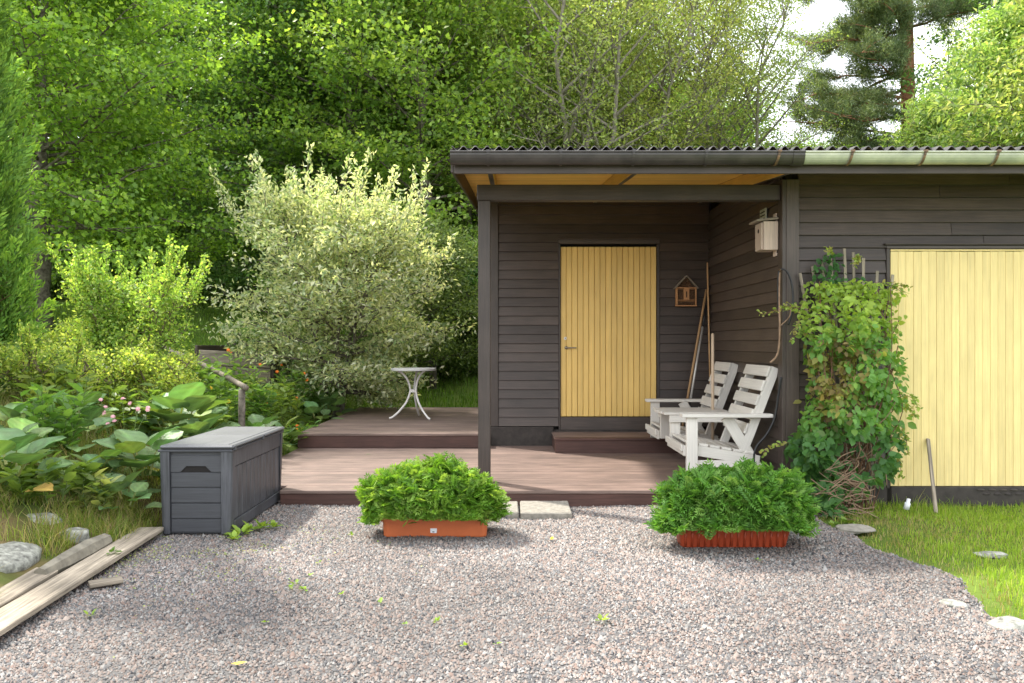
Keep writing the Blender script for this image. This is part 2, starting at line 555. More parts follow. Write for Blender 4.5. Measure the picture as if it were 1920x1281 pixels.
def stones(name, n, yr, size, seed):
    r = np.random.default_rng(seed)
    # denser near the camera is not needed: even spread over the yard
    x = r.uniform(GX0 - .12, GX1 + .3, n); y = r.uniform(*yr, n)
    d = gedge(x, y)
    keep = r.random(n) < np.clip(.75 + d * 6, 0, 1)
    x = x[keep]; y = y[keep]; n = len(x)
    base = np.array([(1, 0, -.35), (-1, 0, -.35), (.1, 1, -.3), (0, -1, -.35), (.2, .1, 1.35)], float)      # lower half sits in the bed
    tri = np.array([(0, 2, 4), (2, 1, 4), (1, 3, 4), (3, 0, 4)])
    s = size * np.exp(r.normal(0, .35, n))
    sc = np.stack([s * r.uniform(.7, 1.3, n), s * r.uniform(.7, 1.3, n), s * r.uniform(.45, .85, n)], -1)
    V = base[None] * sc[:, None] * r.uniform(.7, 1.25, (n, 5, 1))
    a = r.uniform(0, 6.28, n); ca, sa = np.cos(a)[:, None], np.sin(a)[:, None]
    tl = r.normal(0, .35, n)[:, None]
    vx = V[..., 0] * ca - V[..., 1] * sa; vy = V[..., 0] * sa + V[..., 1] * ca; vz = V[..., 2] + vx * tl * .6
    V = np.stack([vx + x[:, None], vy + y[:, None], vz + (gz(x, y) + s * .25 - .002)[:, None]], -1)
    pal = np.array([(.40, .315, .275), (.46, .38, .335), (.27, .262, .26), (.155, .155, .165), (.50, .475, .45), (.345, .245, .205), (.075, .075, .085), (.35, .33, .31)])
    p = np.array([.22, .2, .17, .09, .15, .08, .03, .06]); p /= p.sum()
    c = pal[r.choice(8, n, p=p)] * r.uniform(.8, 1.2, (n, 1)) * (.57 + .12 * np.clip(fbm(x, y, .9, 6), -1, 1))[:, None] * np.array([.93, .94, .935])
    me = arr_mesh(name, V.reshape(-1, 3), (tri[None] + (np.arange(n) * 5)[:, None, None]).reshape(-1, 3), np.repeat(c, 5, 0))
    link(name, me, M['gravel'], label='loose pink and grey crushed gravel covering the yard', cat='gravel', kind='stuff')


stones('gravel_stones', 195000, (2.8, 6.75), .0053, 11)


# ------------------------------------------------------------------ leaves
TM_DIAMOND = (np.array([(0, 0, 0), (.45, .5, .10), (1, 0, -.06), (.45, -.5, .10)]), np.array([(0, 2, 1), (0, 3, 2)]))
TM_OVATE = (np.array([(0, 0, 0), (.25, .42, .05), (.62, .40, .04), (1, 0, -.10), (.62, -.40, .04), (.25, -.42, .05), (.5, 0, -.04)]),
            np.array([(0, 6, 1), (1, 6, 2), (2, 6, 3), (3, 6, 4), (4, 6, 5), (5, 6, 0)]))
TM_PALM = (np.array([(0, 0, 0), (.15, .55, .05), (.45, .28, 0), (.72, .5, .03), (1, 0, -.08), (.72, -.5, .03), (.45, -.28, 0), (.15, -.55, .05)]),
           np.array([(0, 2, 1), (0, 4, 2), (2, 4, 3), (0, 6, 4), (6, 5, 4), (0, 7, 6)]))
TM_NEEDLE = (np.array([(0, .5, 0), (0, -.5, 0), (1, 0, 0)]), np.array([(0, 1, 2)]))


def unit(v):
    return v / np.maximum(np.linalg.norm(v, axis=-1, keepdims=True), 1e-9)


def leaf_arrays(P, D, Nn, L, W, tm):
    tv, tf = tm
    D = unit(D); Sd = unit(np.cross(Nn, D)); Nn = np.cross(D, Sd)
    V = P[:, None] + D[:, None] * (L[:, None] * tv[None, :, 0])[..., None] + Sd[:, None] * (W[:, None] * tv[None, :, 1])[..., None] + Nn[:, None] * (L[:, None] * tv[None, :, 2])[..., None]
    n = len(P); k = len(tv)
    Fc = (tf[None] + (np.arange(n) * k)[:, None, None]).reshape(-1, 3)
    return V.reshape(-1, 3), Fc, k


def leaf_mesh(name, P, D, Nn, L, W, colr, tm=TM_DIAMOND):
    V, Fc, k = leaf_arrays(np.asarray(P, float), np.asarray(D, float), np.asarray(Nn, float), np.asarray(L, float), np.asarray(W, float), tm)
    return arr_mesh(name, V, Fc, np.repeat(colr, k, 0))


def leaf_cols(r, n, pal, w=None, jit=.25):
    pal = np.asarray(pal, float)
    p = None if w is None else np.asarray(w, float) / np.sum(w)
    return pal[r.choice(len(pal), n, p=p)] * r.uniform(1 - jit, 1 + jit, (n, 1))


def spray(r, tips, dirs, per, sig, sigz, upness, L, aspect, pal, w=None, droop=0.0, jit=.25, tm=TM_DIAMOND, clump=.18):
    """leaves scattered round twig tips, faces mostly up"""
    nt_ = len(tips)
    n = nt_ * per
    P = np.repeat(tips, per, 0); Dm = np.repeat(dirs, per, 0)
    P = P + r.normal(0, 1, (n, 3)) * np.array([sig, sig, sigz])
    D = unit(Dm * .6 + r.normal(0, .7, (n, 3)) + np.array([0, 0, -droop]))
    Nn = unit(r.normal(0, 1, (n, 3)) * (1 - upness) + np.array([0, 0, 1.0]) * upness + .15 * Dm)
    Ls = L * r.uniform(.65, 1.25, n)
    c = leaf_cols(r, n, pal, w, jit) * np.repeat(r.uniform(1 - clump, 1 + clump, (nt_, 1)), per, 0)
    V, Fc, k = leaf_arrays(P, D, Nn, Ls, Ls * aspect, tm)
    return V, Fc, np.repeat(c, k, 0)


def tree_parts(seed, H, R, tr, nb, ntw, per, L, pal, w=None, base=.15, aspect=.75, up=.55, sig=.28, sigz=.12, rise=(.15, .75), stems=1, spread=.0,
               prof=None, droop=.1, tm=TM_DIAMOND, twr=.4, jit=.25, shoots=0, shlen=.5, brk=1.0):
    """returns (wood mesh builder, leaf mesh arrays) for a broadleaf tree rooted at the origin"""
    r = np.random.default_rng(seed)
    wb = MB(); tips = []; dirs = []
    if prof is None:
        prof = lambda t: math.sin(math.pi * (.18 + .74 * t)) ** .8
    for s in range(stems):
        sa = r.uniform(0, 6.28); lean = spread * r.uniform(.6, 1.2) if stems > 1 else spread
        top = np.array([math.cos(sa) * lean, math.sin(sa) * lean, H * r.uniform(.86, 1.0)])
        npt = 9; ts = np.linspace(0, 1, npt)
        pts = top[None] * np.stack([ts ** 1.2, ts ** 1.2, ts], -1) + np.concatenate([np.zeros((1, 3)), r.normal(0, .012 * H, (npt - 1, 3)) * np.array([1, 1, 0])])
        rad = tr * (1 - .88 * ts) / (stems ** .35)
        rad[0] *= 1.25
        wb.tube(pts, list(rad), 7)
        for b in range(nb // stems):
            t = base + (1 - base) * ((b + r.uniform(0, 1)) / (nb // stems))
            t = min(t, .98)
            p0 = np.array([np.interp(t, ts, pts[:, i]) for i in range(3)])
            q = (t - base) / (1 - base)
            ln = R * prof(q) * r.uniform(.7, 1.12)
            a = b * 2.399 + r.uniform(-.5, .5) + seed
            el = rise[0] + (rise[1] - rise[0]) * q + r.uniform(-.15, .15)
            d = np.array([math.cos(a) * math.cos(el), math.sin(a) * math.cos(el), math.sin(el)])
            bend = np.array([0, 0, r.uniform(-.10, .18)]) * ln
            bp = [p0 + d * ln * s_ + bend * s_ * s_ for s_ in (0, .35, .7, 1)]
            r0 = max(.012 * brk, tr * (1 - .85 * t) * .45 * brk)
            wb.tube(bp, [r0, r0 * .7, r0 * .45, r0 * .15], 5, False)
            for k in range(ntw):
                s_ = .22 + .8 * (k + r.uniform(0, 1)) / ntw
                s_ = min(s_, 1.02)
                q0 = p0 + d * ln * s_ + bend * s_ * s_
                sd = unit(np.cross(d, np.array([0, 0, 1.0])) * r.choice([-1, 1]) * r.uniform(.5, 1.1) + d * r.uniform(.3, .9) + np.array([0, 0, r.uniform(-.3, .45)]))
                tl = twr * R * r.uniform(.3, 1.0) * (1.15 - .5 * s_)
                q1 = q0 + sd * tl
                wb.tube([q0, (q0 + q1) / 2 + r.normal(0, .03, 3), q1], [r0 * .3 + .003, r0 * .2 + .002, .002], 3, False)
                tips += [q1, q0 + sd * tl * .5]; dirs += [sd, sd]
    tips = np.array(tips); dirs = np.array(dirs)
    V, Fc, c = spray(r, tips, dirs, per, sig, sigz, up, L, aspect, pal, w, droop, jit, tm)
    if shoots:
        # long young shoots standing out of the crown
        ctr = np.array([0, 0, H * .35]); ax = tips - ctr
        score = ax[:, 2] + .45 * np.hypot(ax[:, 0], ax[:, 1]) + r.normal(0, .12 * H, len(tips))
        pick = np.argsort(-score)[:shoots]
        tp2 = []; dr2 = []
        for i in pick:
            d = unit(unit(ax[i]) * .8 + np.array([0, 0, .7]) + r.normal(0, .18, 3)); ln = shlen * r.uniform(.5, 1.2)
            e = tips[i] + d * ln
            wb.tube([tips[i] - d * .15, tips[i] + d * ln * .5, e], [.006, .004, .002], 3, False)
            for s in np.linspace(.05, 1, max(5, int(ln / (L * .55)))):
                tp2.append(tips[i] + d * ln * s); dr2.append(d)
        V2, F2, c2 = spray(r, np.array(tp2), np.array(dr2), 5, L * .35, L * .35, .3, L * .95, aspect, pal, w, -.3, jit, tm)
        Fc = np.concatenate([Fc, F2 + len(V)]); V = np.concatenate([V, V2]); c = np.concatenate([c, c2 * 1.08])
    return wb, (V, Fc, c)


def make_tree(name, loc, parts, bark, label, cat='tree', group=None, rot=0, scale=1, leafmat='leaf', trunk='trunk', crown='crown'):
    wb, (V, Fc, c) = parts
    e = thing(name, loc, label, cat, group)
    t = link(trunk, wb.mesh(trunk, True), bark, e, loc)
    cr = link(crown, arr_mesh(crown, V, Fc, c), M[leafmat], e, loc)
    e.rotation_euler = (0, 0, rot); e.scale = (scale,) * 3 if not hasattr(scale, '__len__') else scale
    return e


def copy_tree(src, loc, rot, scale, label=None, group=None, name=None):
    o = src.copy(); C.objects.link(o)
    if name:
        o.name = name
    o.location = loc; o.rotation_euler = (0, 0, rot); o.scale = (scale,) * 3 if not hasattr(scale, '__len__') else scale
    if label:
        o['label'] = label
    if group:
        o['group'] = group
    for ch in list(src.children):
        c = ch.copy(); C.objects.link(c); c.parent = o
    return o
# ================================================================== the shed
XL, XR = -0.225, 2.32           # recess: left corner of the set-back wall, side wall
YB, YF = 9.32, 6.80             # set-back wall, front wall
XE, YE = 6.6, 12.5              # far ends of the shed
SL = 0.10                       # roof slope (rises to the back)
shed = thing('garden_shed', (2.5, 8.5, 0), 'dark brown timber shed with corrugated roof, open porch and yellow doors', 'shed')
PITCH, TH, TILT = .107, .022, .19


def zroof(y):                   # underside of the roof boards
    return 2.745 + (y - 6.10) * SL


# wall cores (dark, behind the cladding)
wb_ = link('porch_rear_wall', None, None, shed, (1, YB + .07, 0))
ws_ = link('porch_side_wall', None, None, shed, (XR + .07, 8, 0))
wf_ = link('front_wall', None, None, shed, (4, YF + .07, 0))
wl_ = link('end_wall', None, None, shed, (XL + .07, 11, 0))


def core(x, y, z, parent):
    board('wall_core', x, y, z, M['dark'], parent, 0)


core((XL + .035, .55), (YB + .04, YB + .12), (.12, 3.0), wb_)
core((.55, 1.72), (YB + .09, YB + .12), (.12, 3.0), wb_)
core((1.72, XR + .03), (YB + .04, YB + .12), (.12, 3.0), wb_)
core((XR + .035, XR + .10), (YF + .05, YB + .03), (-.06, 2.80), ws_)
core((XR + .102, XE), (YF + .045, YF + .10), (-.10, 2.78), wf_)
core((XL + .036, XL + .10), (YB + .125, YE), (-.05, 3.0), wl_)
core((XL + .03, XE), (YE, YE + .1), (-.05, 3.3), wl_)
core((XE - .1, XE), (YF + .11, YE - .01), (-.05, 2.8), wl_)

# cladding, board by board
NR = 0
z = .345
while z < 2.92:
    zc = z + PITCH / 2
    zz = (z - .005, z + PITCH + .016)
    jit = lambda: random.uniform(-.003, .001)
    if zc < 2.45:
        board('siding_board', (XL + .085, .560), (YB - TH / 2 + jit(), YB + TH / 2), zz, M['brown_x'], wb_, .002, (-TILT, 0, 0))
        board('siding_board', (1.735, XR - .008), (YB - TH / 2 + jit(), YB + TH / 2), zz, M['brown_x'], wb_, .002, (-TILT, 0, 0))
    else:
        board('siding_board', (XL + .085, XR - .008), (YB - TH / 2, YB + TH / 2), zz, M['brown_x'], wb_, .002, (-TILT, 0, 0))
    z += PITCH
z = .16
while z < 2.80:
    ye = YB - .012
    board('siding_board', (XR - TH / 2, XR + TH / 2), (YF + .075, ye), (z - .005, z + PITCH + .016), M['brown_y'], ws_, .002, (0, TILT, 0))
    z += PITCH
z = .085
while z < 2.70:
    zc = z + PITCH / 2
    zz = (z - .005, z + PITCH + .016)
    if zc < 2.13:
        board('siding_board', (2.445, 3.185), (YF - TH / 2, YF + TH / 2), zz, M['brown_x'], wf_, .002, (-TILT, 0, 0))
        board('siding_board', (5.34, XE), (YF - TH / 2, YF + TH / 2), zz, M['brown_x'], wf_, .002, (-TILT, 0, 0))
    else:
        xj = 4.1 + random.uniform(-.9, .9)
        board('siding_board', (2.445, xj), (YF - TH / 2, YF + TH / 2), zz, M['brown_x'], wf_, .002, (-TILT, 0, 0))
        board('siding_board', (xj + .003, XE), (YF - TH / 2, YF + TH / 2), zz, M['brown_x'], wf_, .002, (-TILT, 0, 0))
    z += PITCH
z = .345
while z < 2.95:
    board('siding_board', (XL - TH / 2, XL + TH / 2), (YB + .10, YE), (z - .005, z + PITCH + .016), M['brown_y'], wl_, .002, (0, TILT, 0))
    z += PITCH

# trim boards
board('corner_board', (XL - .012, XL + .083), (YB - .032, YB - .008), (.34, 2.98), M['brown_z'], wb_)
board('corner_board', (XL - .038, XL - .0125), (YB - .032, YB + .085), (.34, 2.98), M['brown_z'], wl_)
board('corner_board', (XR + .012, XR + .122), (YF - .040, YF - .014), (.0, 2.69), M['brown_z'], wf_)
board('corner_board', (XR - .022, XR + .0105), (YF - .040, YF + .075), (.12, 2.69), M['brown_z'], ws_)
board('foundation', (XL - .005, .50), (YB - .055, YB + .038), (.10, .336), M['found'], shed, .006)
board('foundation', (.502, XR - .02), (YB - .035, YB + .036), (.10, .30), M['found'], shed, .006)
board('foundation', (XR + .13, XE), (YF - .022, YF + .04), (-.14, .085), M['found'], shed, .006)

# porch door
d0, d1, dz0, dz1 = .585, 1.700, .455, 2.43
door = link('porch_door', None, None, shed, (d0, YB - .01, dz0))
nb = 17
wv = (d1 - d0) / nb
for i in range(nb):
    j = random.uniform(-.0012, .0012)
    board('door_plank', (d0 + i * wv + .0022, d0 + (i + 1) * wv - .0022), (YB - .004 + j, YB + .018 + j), (dz0, dz1), M['door'], door, .0035)
board('door_backing', (d0, d1), (YB + .02, YB + .045), (dz0 + .002, dz1 - .002), M['rafter_side'], door, 0)
plate = MB()
plate.tube([(0, 0, 0), (0, -.006, 0)], .018, 14)
hx = d0 + .055
link('keyhole_plate', plate.mesh('keyhole_plate'), M['table_white'], door, (hx, YB - .004, 1.365))
kb = MB(); kb.box((0, 0, 0), (.006, .004, .016))
link('keyhole', kb.mesh('keyhole'), M['dark'], door, (hx, YB - .0112, 1.364))
hb = MB()
hb.tube([(0, .0, 0), (0, -.045, 0)], .008, 10)
hb.tube(smooth_path([(0, -.045, 0), (.02, -.052, 0), (.115, -.052, 0)], 5), .008, 10)
hb.tube([(0, .002, 0), (0, -.006, 0)], .020, 14)
link('door_handle', hb.mesh('door_handle', True), M['steel'], door, (hx + .01, YB - .004, 1.255))
# frame round the porch door
fr = link('door_frame', None, None, shed, (1.1, YB, 1.2))
board('frame_side', (d0 - .024, d0 - .003), (YB - .026, YB + .04), (.30, dz1 + .03), M['brown_z'], fr)
board('frame_side', (d1 + .003, d1 + .034), (YB - .026, YB + .04), (.30, dz1 + .03), M['brown_z'], fr)
board('frame_head', (d0 - .024, d1 + .034), (YB - .028, YB + .04), (dz1 + .032, dz1 + .078), M['brown_x'], fr)
board('drip_cap', (d0 - .03, d1 + .04), (YB - .040, YB + .02), (dz1 + .080, dz1 + .094), M['brown_x'], fr)
board('threshold', (d0 - .002, d1 + .002), (YB - .030, YB + .045), (.302, dz0 - .006), M['brown_x'], fr)

# garage door in the front wall
g0, g1, gz0, gz1 = 3.222, 5.302, .095, 2.085
gd = link('garage_door', None, None, shed, (g0, YF, gz0))
nb = 32
wv = (g1 - g0) / nb
for i in range(nb):
    j = random.uniform(-.0012, .0012)
    board('door_plank', (g0 + i * wv + .0008, g0 + (i + 1) * wv - .0008), (YF - .020 + j, YF + .004 + j), (gz0, gz1 + random.uniform(-.003, .0)), M['gdoor'], gd, .002)
board('door_top_rail', (g0, g1), (YF - .026, YF - .001), (gz1 + .002, gz1 + .016), M['gdoor'], gd)
board('door_backing', (g0, g1), (YF + .006, YF + .03), (gz0 + .002, gz1 - .005), M['gdoor'], gd, 0)
gf = link('garage_door_frame', None, None, shed, (4.2, YF, 1))
board('frame_side', (g0 - .034, g0 - .004), (YF - .022, YF + .03), (-.06, gz1 + .02), M['brown_z'], gf)
board('frame_side', (g1 + .004, g1 + .034), (YF - .022, YF + .03), (-.06, gz1 + .02), M['brown_z'], gf)
board('frame_head', (g0 - .034, g1 + .034), (YF - .026, YF + .02), (gz1 + .021, gz1 + .050), M['brown_x'], gf)
board('drip_cap', (g0 - .06, g1 + .06), (YF - .050, YF + .01), (gz1 + .052, gz1 + .066), M['brown_x'], gf)
sill = board('threshold', (g0 - .002, g1 + .002), (YF - .036, YF + .00), (-.09, gz0 - .004), M['found'], shed, .005)
for r_ in range(2):
    for i in range(6 if r_ == 0 else 6):
        b = MB()
        w2, d2 = .034, .012
        n = 8
        vs = [(w2 * math.cos(math.pi * a / n) * 1.0, 0, .014 * math.sin(math.pi * a / n) - .004) for a in range(n + 1)]
        vs += [(x_, -d2 * math.sin(math.pi * a / n) - .003, -.004) for a, (x_, _, _) in enumerate(vs[:n + 1])]
        fs = [(a, a + 1, n + 2 + a, n + 1 + a) for a in range(n)]
        b.add(vs, fs)
        link('vent_louvre', b.mesh('vent_louvre', True), M['gutter_brown'], sill, (3.98 + .092 * i + .046 * r_, YF - .036, .068 - .034 * r_))

# porch post and beam
board('porch_post', (-.275, -.170), (YF + .0, YF + .105), (.12, 2.520), M['brown_z'], shed, .005)
board('porch_beam', (-.285, XR - .023), (YF + .002, YF + .103), (2.522, 2.655), M['brown_x'], shed, .005)

# rafters, roof boards, fascia, barge board
ang = math.atan(SL)
for xr_ in (-.16, .985, 2.20, 3.4, 4.6, 5.8):
    ys_ = 6.15 if xr_ < 2.3 else YF + .12
    L = (YE - ys_) / math.cos(ang)
    b = MB(); b.add(*cbox((.045, L, .120), .003)); me = b.mesh('rafter')
    me.materials.append(M['rafter_side']); me.materials.append(M['brown_y'])
    me.update()
    for p in me.polygons:
        if p.normal.z < -.5 or p.normal.z < -.5:
            p.material_index = 1
    yc = (YE + ys_) / 2
    link('rafter', me, None, shed, (xr_, yc, zroof(yc) - .062), (ang, 0, 0))
yy = 6.13
while yy < YB + .3:
    w2 = .095
    yc = yy + w2 / 2
    board('roof_board', (-.430, XE + .15), (yy + .001, yy + w2 - .001), (zroof(yc), zroof(yc) + .018), M['soffit'], shed, .002, (ang, 0, 0))
    yy += w2
ycm = (YB + .3 + YE) / 2
board('roof_board', (-.430, XE + .15), (yy, YE + .2), (zroof(ycm), zroof(ycm) + .018), M['soffit'], shed, .002, (ang, 0, 0))
board('fascia', (-.430, XE + .15), (6.106, 6.128), (2.600, 2.742), M['brown_x'], shed, .003)
Lb = (YE + .2 - 6.10)
ycb = (YE + .2 + 6.10) / 2
board('barge_board', (-.456, -.432), (6.10, YE + .2), (zroof(ycb) - .135, zroof(ycb) + .045), M['brown_y'], shed, .003, (ang, 0, 0))
# small yellow-brown lining board under the verge, inside the barge board
# corrugated roofing
xc = np.arange(-.445, XE + .2, .09 / 8)
prof = .019 * np.cos((xc + .445) / .09 * 2 * math.pi)
prof = np.where(prof > 0, prof, prof * .8)
yr = np.array([6.045, 7.5, 9.0, 10.5, YE + .25])
V = []
for lay in (0, -.006):
    for y_ in yr:
        V.append(np.stack([xc, np.full_like(xc, y_), zroof(y_) + .040 + prof + lay], -1))
V = np.array(V).reshape(-1, 3)
nx_ = len(xc); ii = np.arange(len(V)).reshape(2, len(yr), nx_)
FQ = []
for lay in range(2):
    g = ii[lay]
    FQ.append(np.stack([g[:-1, :-1], g[:-1, 1:], g[1:, 1:], g[1:, :-1]], -1).reshape(-1, 4))
FQ.append(np.stack([ii[0, 0, :-1], ii[1, 0, :-1], ii[1, 0, 1:], ii[0, 0, 1:]], -1))
link('roof_sheet', arr_mesh('roof_sheet', V, np.concatenate(FQ), None, True), M['roof'], shed)
board('roof_filler', (-.43, XE + .14), (6.131, 6.16), (2.762, 2.800), M['dark'], shed, 0)


def gutter_mesh(L, r=.060):
    b = MB(); n = 12
    vs = []
    for x_ in (0, L):
        for rr in (r, r - .004):
            for a in range(n + 1):
                t = math.pi + math.pi * a / n
                vs.append((x_, rr * math.cos(t), rr * 1.45 * math.sin(t)))
    m = n + 1
    fs = []
    for a in range(n):
        fs.append((a, a + 1, 2 * m + a + 1, 2 * m + a))
        fs.append((m + a, m + a + 1, 3 * m + a + 1, 3 * m + a))
        fs.append((a, a + 1, m + a + 1, m + a))
        fs.append((2 * m + a, 2 * m + a + 1, 3 * m + a + 1, 3 * m + a))
    b.add(vs, fs)
    b.tube([(0, -r - .003, .0), (L, -r - .003, .0)], .0075, 8)
    return b


GY, GZ_ = 6.040, 2.738
gb = gutter_mesh(2.18 + .452)
n = 10
gb.add([(0.001, .058 * math.cos(math.pi + math.pi * a / n), .085 * math.sin(math.pi + math.pi * a / n)) for a in range(n + 1)], [tuple(range(n + 1))])
g1_ = link('brown_gutter', gb.mesh('brown_gutter', False), M['gutter_brown'], shed, (-.452, GY, GZ_))
g2_ = link('zinc_gutter', gutter_mesh(XE + .15 - 2.18, .057).mesh('zinc_gutter', False), M['gutter_zinc'], shed, (2.18, GY, GZ_ - .001))
jb = gutter_mesh(.085, .064)
link('gutter_joint', jb.mesh('gutter_joint'), M['gutter_brown'], g1_, (2.12, GY, GZ_ - .001))
for i in range(13):
    xb_ = -.168 + .545 * i
    b = MB(); m = 9
    vs = []
    sk = .0 if i < 4 else .03
    for a in range(m + 1):
        t = math.pi + math.pi * .62 * a / m
        for dx in (-.010, .010):
            vs.append((dx - sk * a / m, .0665 * math.cos(t), .095 * math.sin(t)))
    b.add(vs, [(2 * a, 2 * a + 1, 2 * a + 3, 2 * a + 2) for a in range(m)])
    b.box((0, -.069, .003), (.026, .020, .016))
    b.box((0, -.02, .004), (.02, .10, .004))
    link('gutter_bracket', b.mesh('gutter_bracket'), M['bracket'] if i >= 4 else M['gutter_brown'], g1_ if xb_ < 2.18 else g2_, (xb_, GY, GZ_))

# ================================================================== decks
DZ, UZ = .120, .2835
deck = thing('lower_deck', (0, 7.7, 0), 'low weathered brown timber deck running along under the porch', 'deck')
bw = .118
y_ = 6.437
i = 0
while y_ < 9.06:
    x1 = XR - .025 if y_ > 6.70 else XR + .10
    board('deck_board', (-2.40 if y_ > 6.65 else -1.858, x1), (y_ + .0025, y_ + bw - .0025), (DZ - .028, DZ + random.uniform(-.001, .001)), M['deck'], deck, .004)
    y_ += bw
board('deck_riser', (-1.855, XR + .10), (6.445, 6.470), (-.04, DZ - .030), M['riser'], deck, .003)
board('deck_riser', (-2.395, -1.86), (6.682, 6.706), (-.04, DZ - .030), M['riser'], deck, .003)
board('deck_side', (-1.855, -1.83), (6.472, 6.68), (-.04, DZ - .030), M['brown_y'], deck, .003)
board('deck_side', (-2.395, -2.37), (6.708, 9.05), (-.04, DZ - .030), M['brown_y'], deck, .003)
board('deck_frame', (-2.36, XR - .04), (6.72, 9.25), (-.04, DZ - .032), M['dark'], deck, 0)
for yj in (9.066, 9.17):
    board('deck_board', (-.24, XR - .025), (yj, yj + .10), (DZ - .028, DZ), M['deck'], deck, .004)

ud = thing('upper_deck', (-1.3, 11, 0), 'upper timber deck carrying the round white table', 'deck')
y_ = 9.065
while y_ < 12.82:
    board('deck_board', (-2.42, -.262 if y_ < YE else -.262), (y_ + .0025, y_ + bw - .0025), (UZ - .028, UZ + random.uniform(-.001, .001)), M['deck'], ud, .004)
    y_ += bw
board('deck_riser', (-2.415, -.265), (9.075, 9.100), (DZ + .002, UZ - .030), M['riser'], ud, .003)
board('deck_side', (-2.415, -2.39), (9.102, 12.86), (-.02, UZ - .030), M['brown_y'], ud, .003)
board('deck_frame', (-2.385, -.28), (9.12, 12.86), (-.03, UZ - .032), M['dark'], ud, 0)

st = thing('door_step', (1.2, 9, DZ), 'brown stained timber step below the porch door', 'step')
for i in range(6):
    board('step_board', (.478, XR - .03), (8.632 + i * .107, 8.632 + i * .107 + .103), (.255, .283), M['deck'] if i else M['riser'], st, .004)
board('step_riser', (.484, XR - .035), (8.640, 8.664), (DZ, .253), M['riser'], st, .003)
board('step_side', (.484, .508), (8.666, 9.265), (DZ, .253), M['riser'], st, .003)

for (xa, xb2, ya, lab) in ((920, 973, 978, 'narrow concrete slab tucked behind the planter with the white sticker'), (977, 1078, 979, 'wide pale concrete slab lying in the gravel before the deck')):
    k1 = (HC - .03) / (978 - Y0)
    m = MB(); s_ = ((xb2 - xa) * k1 + (.12 if xa == 920 else 0), .44, .06)
    m.add(*cbox(s_, .008))
    cx = (xb2 + xa) / 2 * k1 - X0 * k1 - (.06 if xa == 920 else 0)
    link('paving_slab', m.mesh('paving_slab'), M['slab'], None, (cx, 6.19, .012), (random.uniform(-.01, .01), .0, random.uniform(-.015, .015)), label=lab, cat='paving slab', group='concrete slabs before the deck')

# ================================================================== storage chest
cx0, cx1, cy0, cy1, ch_ = -2.380, -1.882, 5.405, 6.640, .580
chest = thing('storage_box', ((cx0 + cx1) / 2, (cy0 + cy1) / 2, 0), 'charcoal grey plastic garden storage box with moulded planks, at the deck corner', 'storage box')
b = MB()
ins = .022
tp = .014      # body narrows towards the foot
def rect(z_, i_): return [(cx0 + i_, cy0 + i_, z_), (cx1 - i_, cy0 + i_, z_), (cx1 - i_, cy1 - i_, z_), (cx0 + i_, cy1 - i_, z_)]
vs = rect(.012, ins + tp) + rect(ch_ - .01, ins)
b.add([(x - chest.location.x, y - chest.location.y, z) for x, y, z in vs], [(0, 3, 2, 1), (4, 5, 6, 7), (0, 1, 5, 4), (1, 2, 6, 5), (2, 3, 7, 6), (3, 0, 4, 7)])
link('body', b.mesh('body'), M['chest'], chest, chest.location)
tl = tp / ch_
# rounded corner posts
for sx, xx in ((1, cx0), (-1, cx1)):
    for sy, yy in ((1, cy0), (-1, cy1)):
        m = MB()
        ring = []
        for zz, ii_ in ((.012, tp), (.30, tp * .45), (ch_, 0)):
            rr = .03
            pts = []
            w2 = .075
            pts.append((w2, 0.0 + ii_)); 
            for a in range(5):
                t = math.pi / 2 * a / 4
                pts.append((rr - rr * math.sin(t) + ii_, rr - rr * math.cos(t) + ii_))
            pts.append((0.0 + ii_, w2)); pts.append((.06, .06))
            ring.append([(sx * p, sy * q, zz) for p, q in pts])
        k = len(ring[0])
        vs = [p for r_ in ring for p in r_]
        fs = [(l * k + a, l * k + (a + 1) % k, (l + 1) * k + (a + 1) % k, (l + 1) * k + a) for l in range(2) for a in range(k)] + [tuple(range(2 * k, 3 * k))]
        m.add(vs, fs)
        link('corner_post', m.mesh('corner_post'), M['chest_z'], chest, (xx, yy, 0))
# end planks, near and far end
for yy, sg in ((cy0, -1), (cy1, 1)):
    zs = [.018, .112, .218, .324, .430, .545]
    for i in range(5):
        zc = (zs[i] + zs[i + 1]) / 2
        off = ins * .55 + tp * (1 - zc / ch_)
        y1, y2 = (yy + off, yy + off + .02) if sg < 0 else (yy - off - .02, yy - off)
        if i == 4:
            # top plank with a trapezoid hand-hold cut out
            m = MB()
            xa, xb2 = cx0 + .078, cx1 - .078; xm = (xa + xb2) / 2
            za, zb = zs[i] + .002, zs[i + 1] - .002
            pr = [(xa, za), (xm - .105, za), (xm - .065, za + .040), (xm + .065, za + .040), (xm + .105, za), (xb2, za), (xb2, zb), (xa, zb)]
            v_ = [(x - xm, y1 - yy, z) for x, z in pr] + [(x - xm, y2 - yy, z) for x, z in pr]
            m.add(v_, [(0, 1, 2, 7), (2, 3, 6, 7), (3, 4, 5, 6), (8, 15, 10, 9), (10, 15, 14, 11), (11, 14, 13, 12)] + [(a, (a + 1) % 8, 8 + (a + 1) % 8, 8 + a) for a in range(8)])
            pl_ = link('end_plank', m.mesh('end_plank'), M['chest'], chest, (xm, yy, 0))
            board('hand_hold_shade', (xm - .112, xm + .112), (yy + .0195, yy + .0240) if sg < 0 else (yy - .0240, yy - .0195), (za - .002, za + .046), M['dark'], pl_, 0)  # dark sheet standing in for the shade inside the hand-hold
        else:
            board('end_plank', (cx0 + .078, cx1 - .078), (y1, y2), (zs[i] + .0035, zs[i + 1] - .0035), M['chest'], chest, .004)
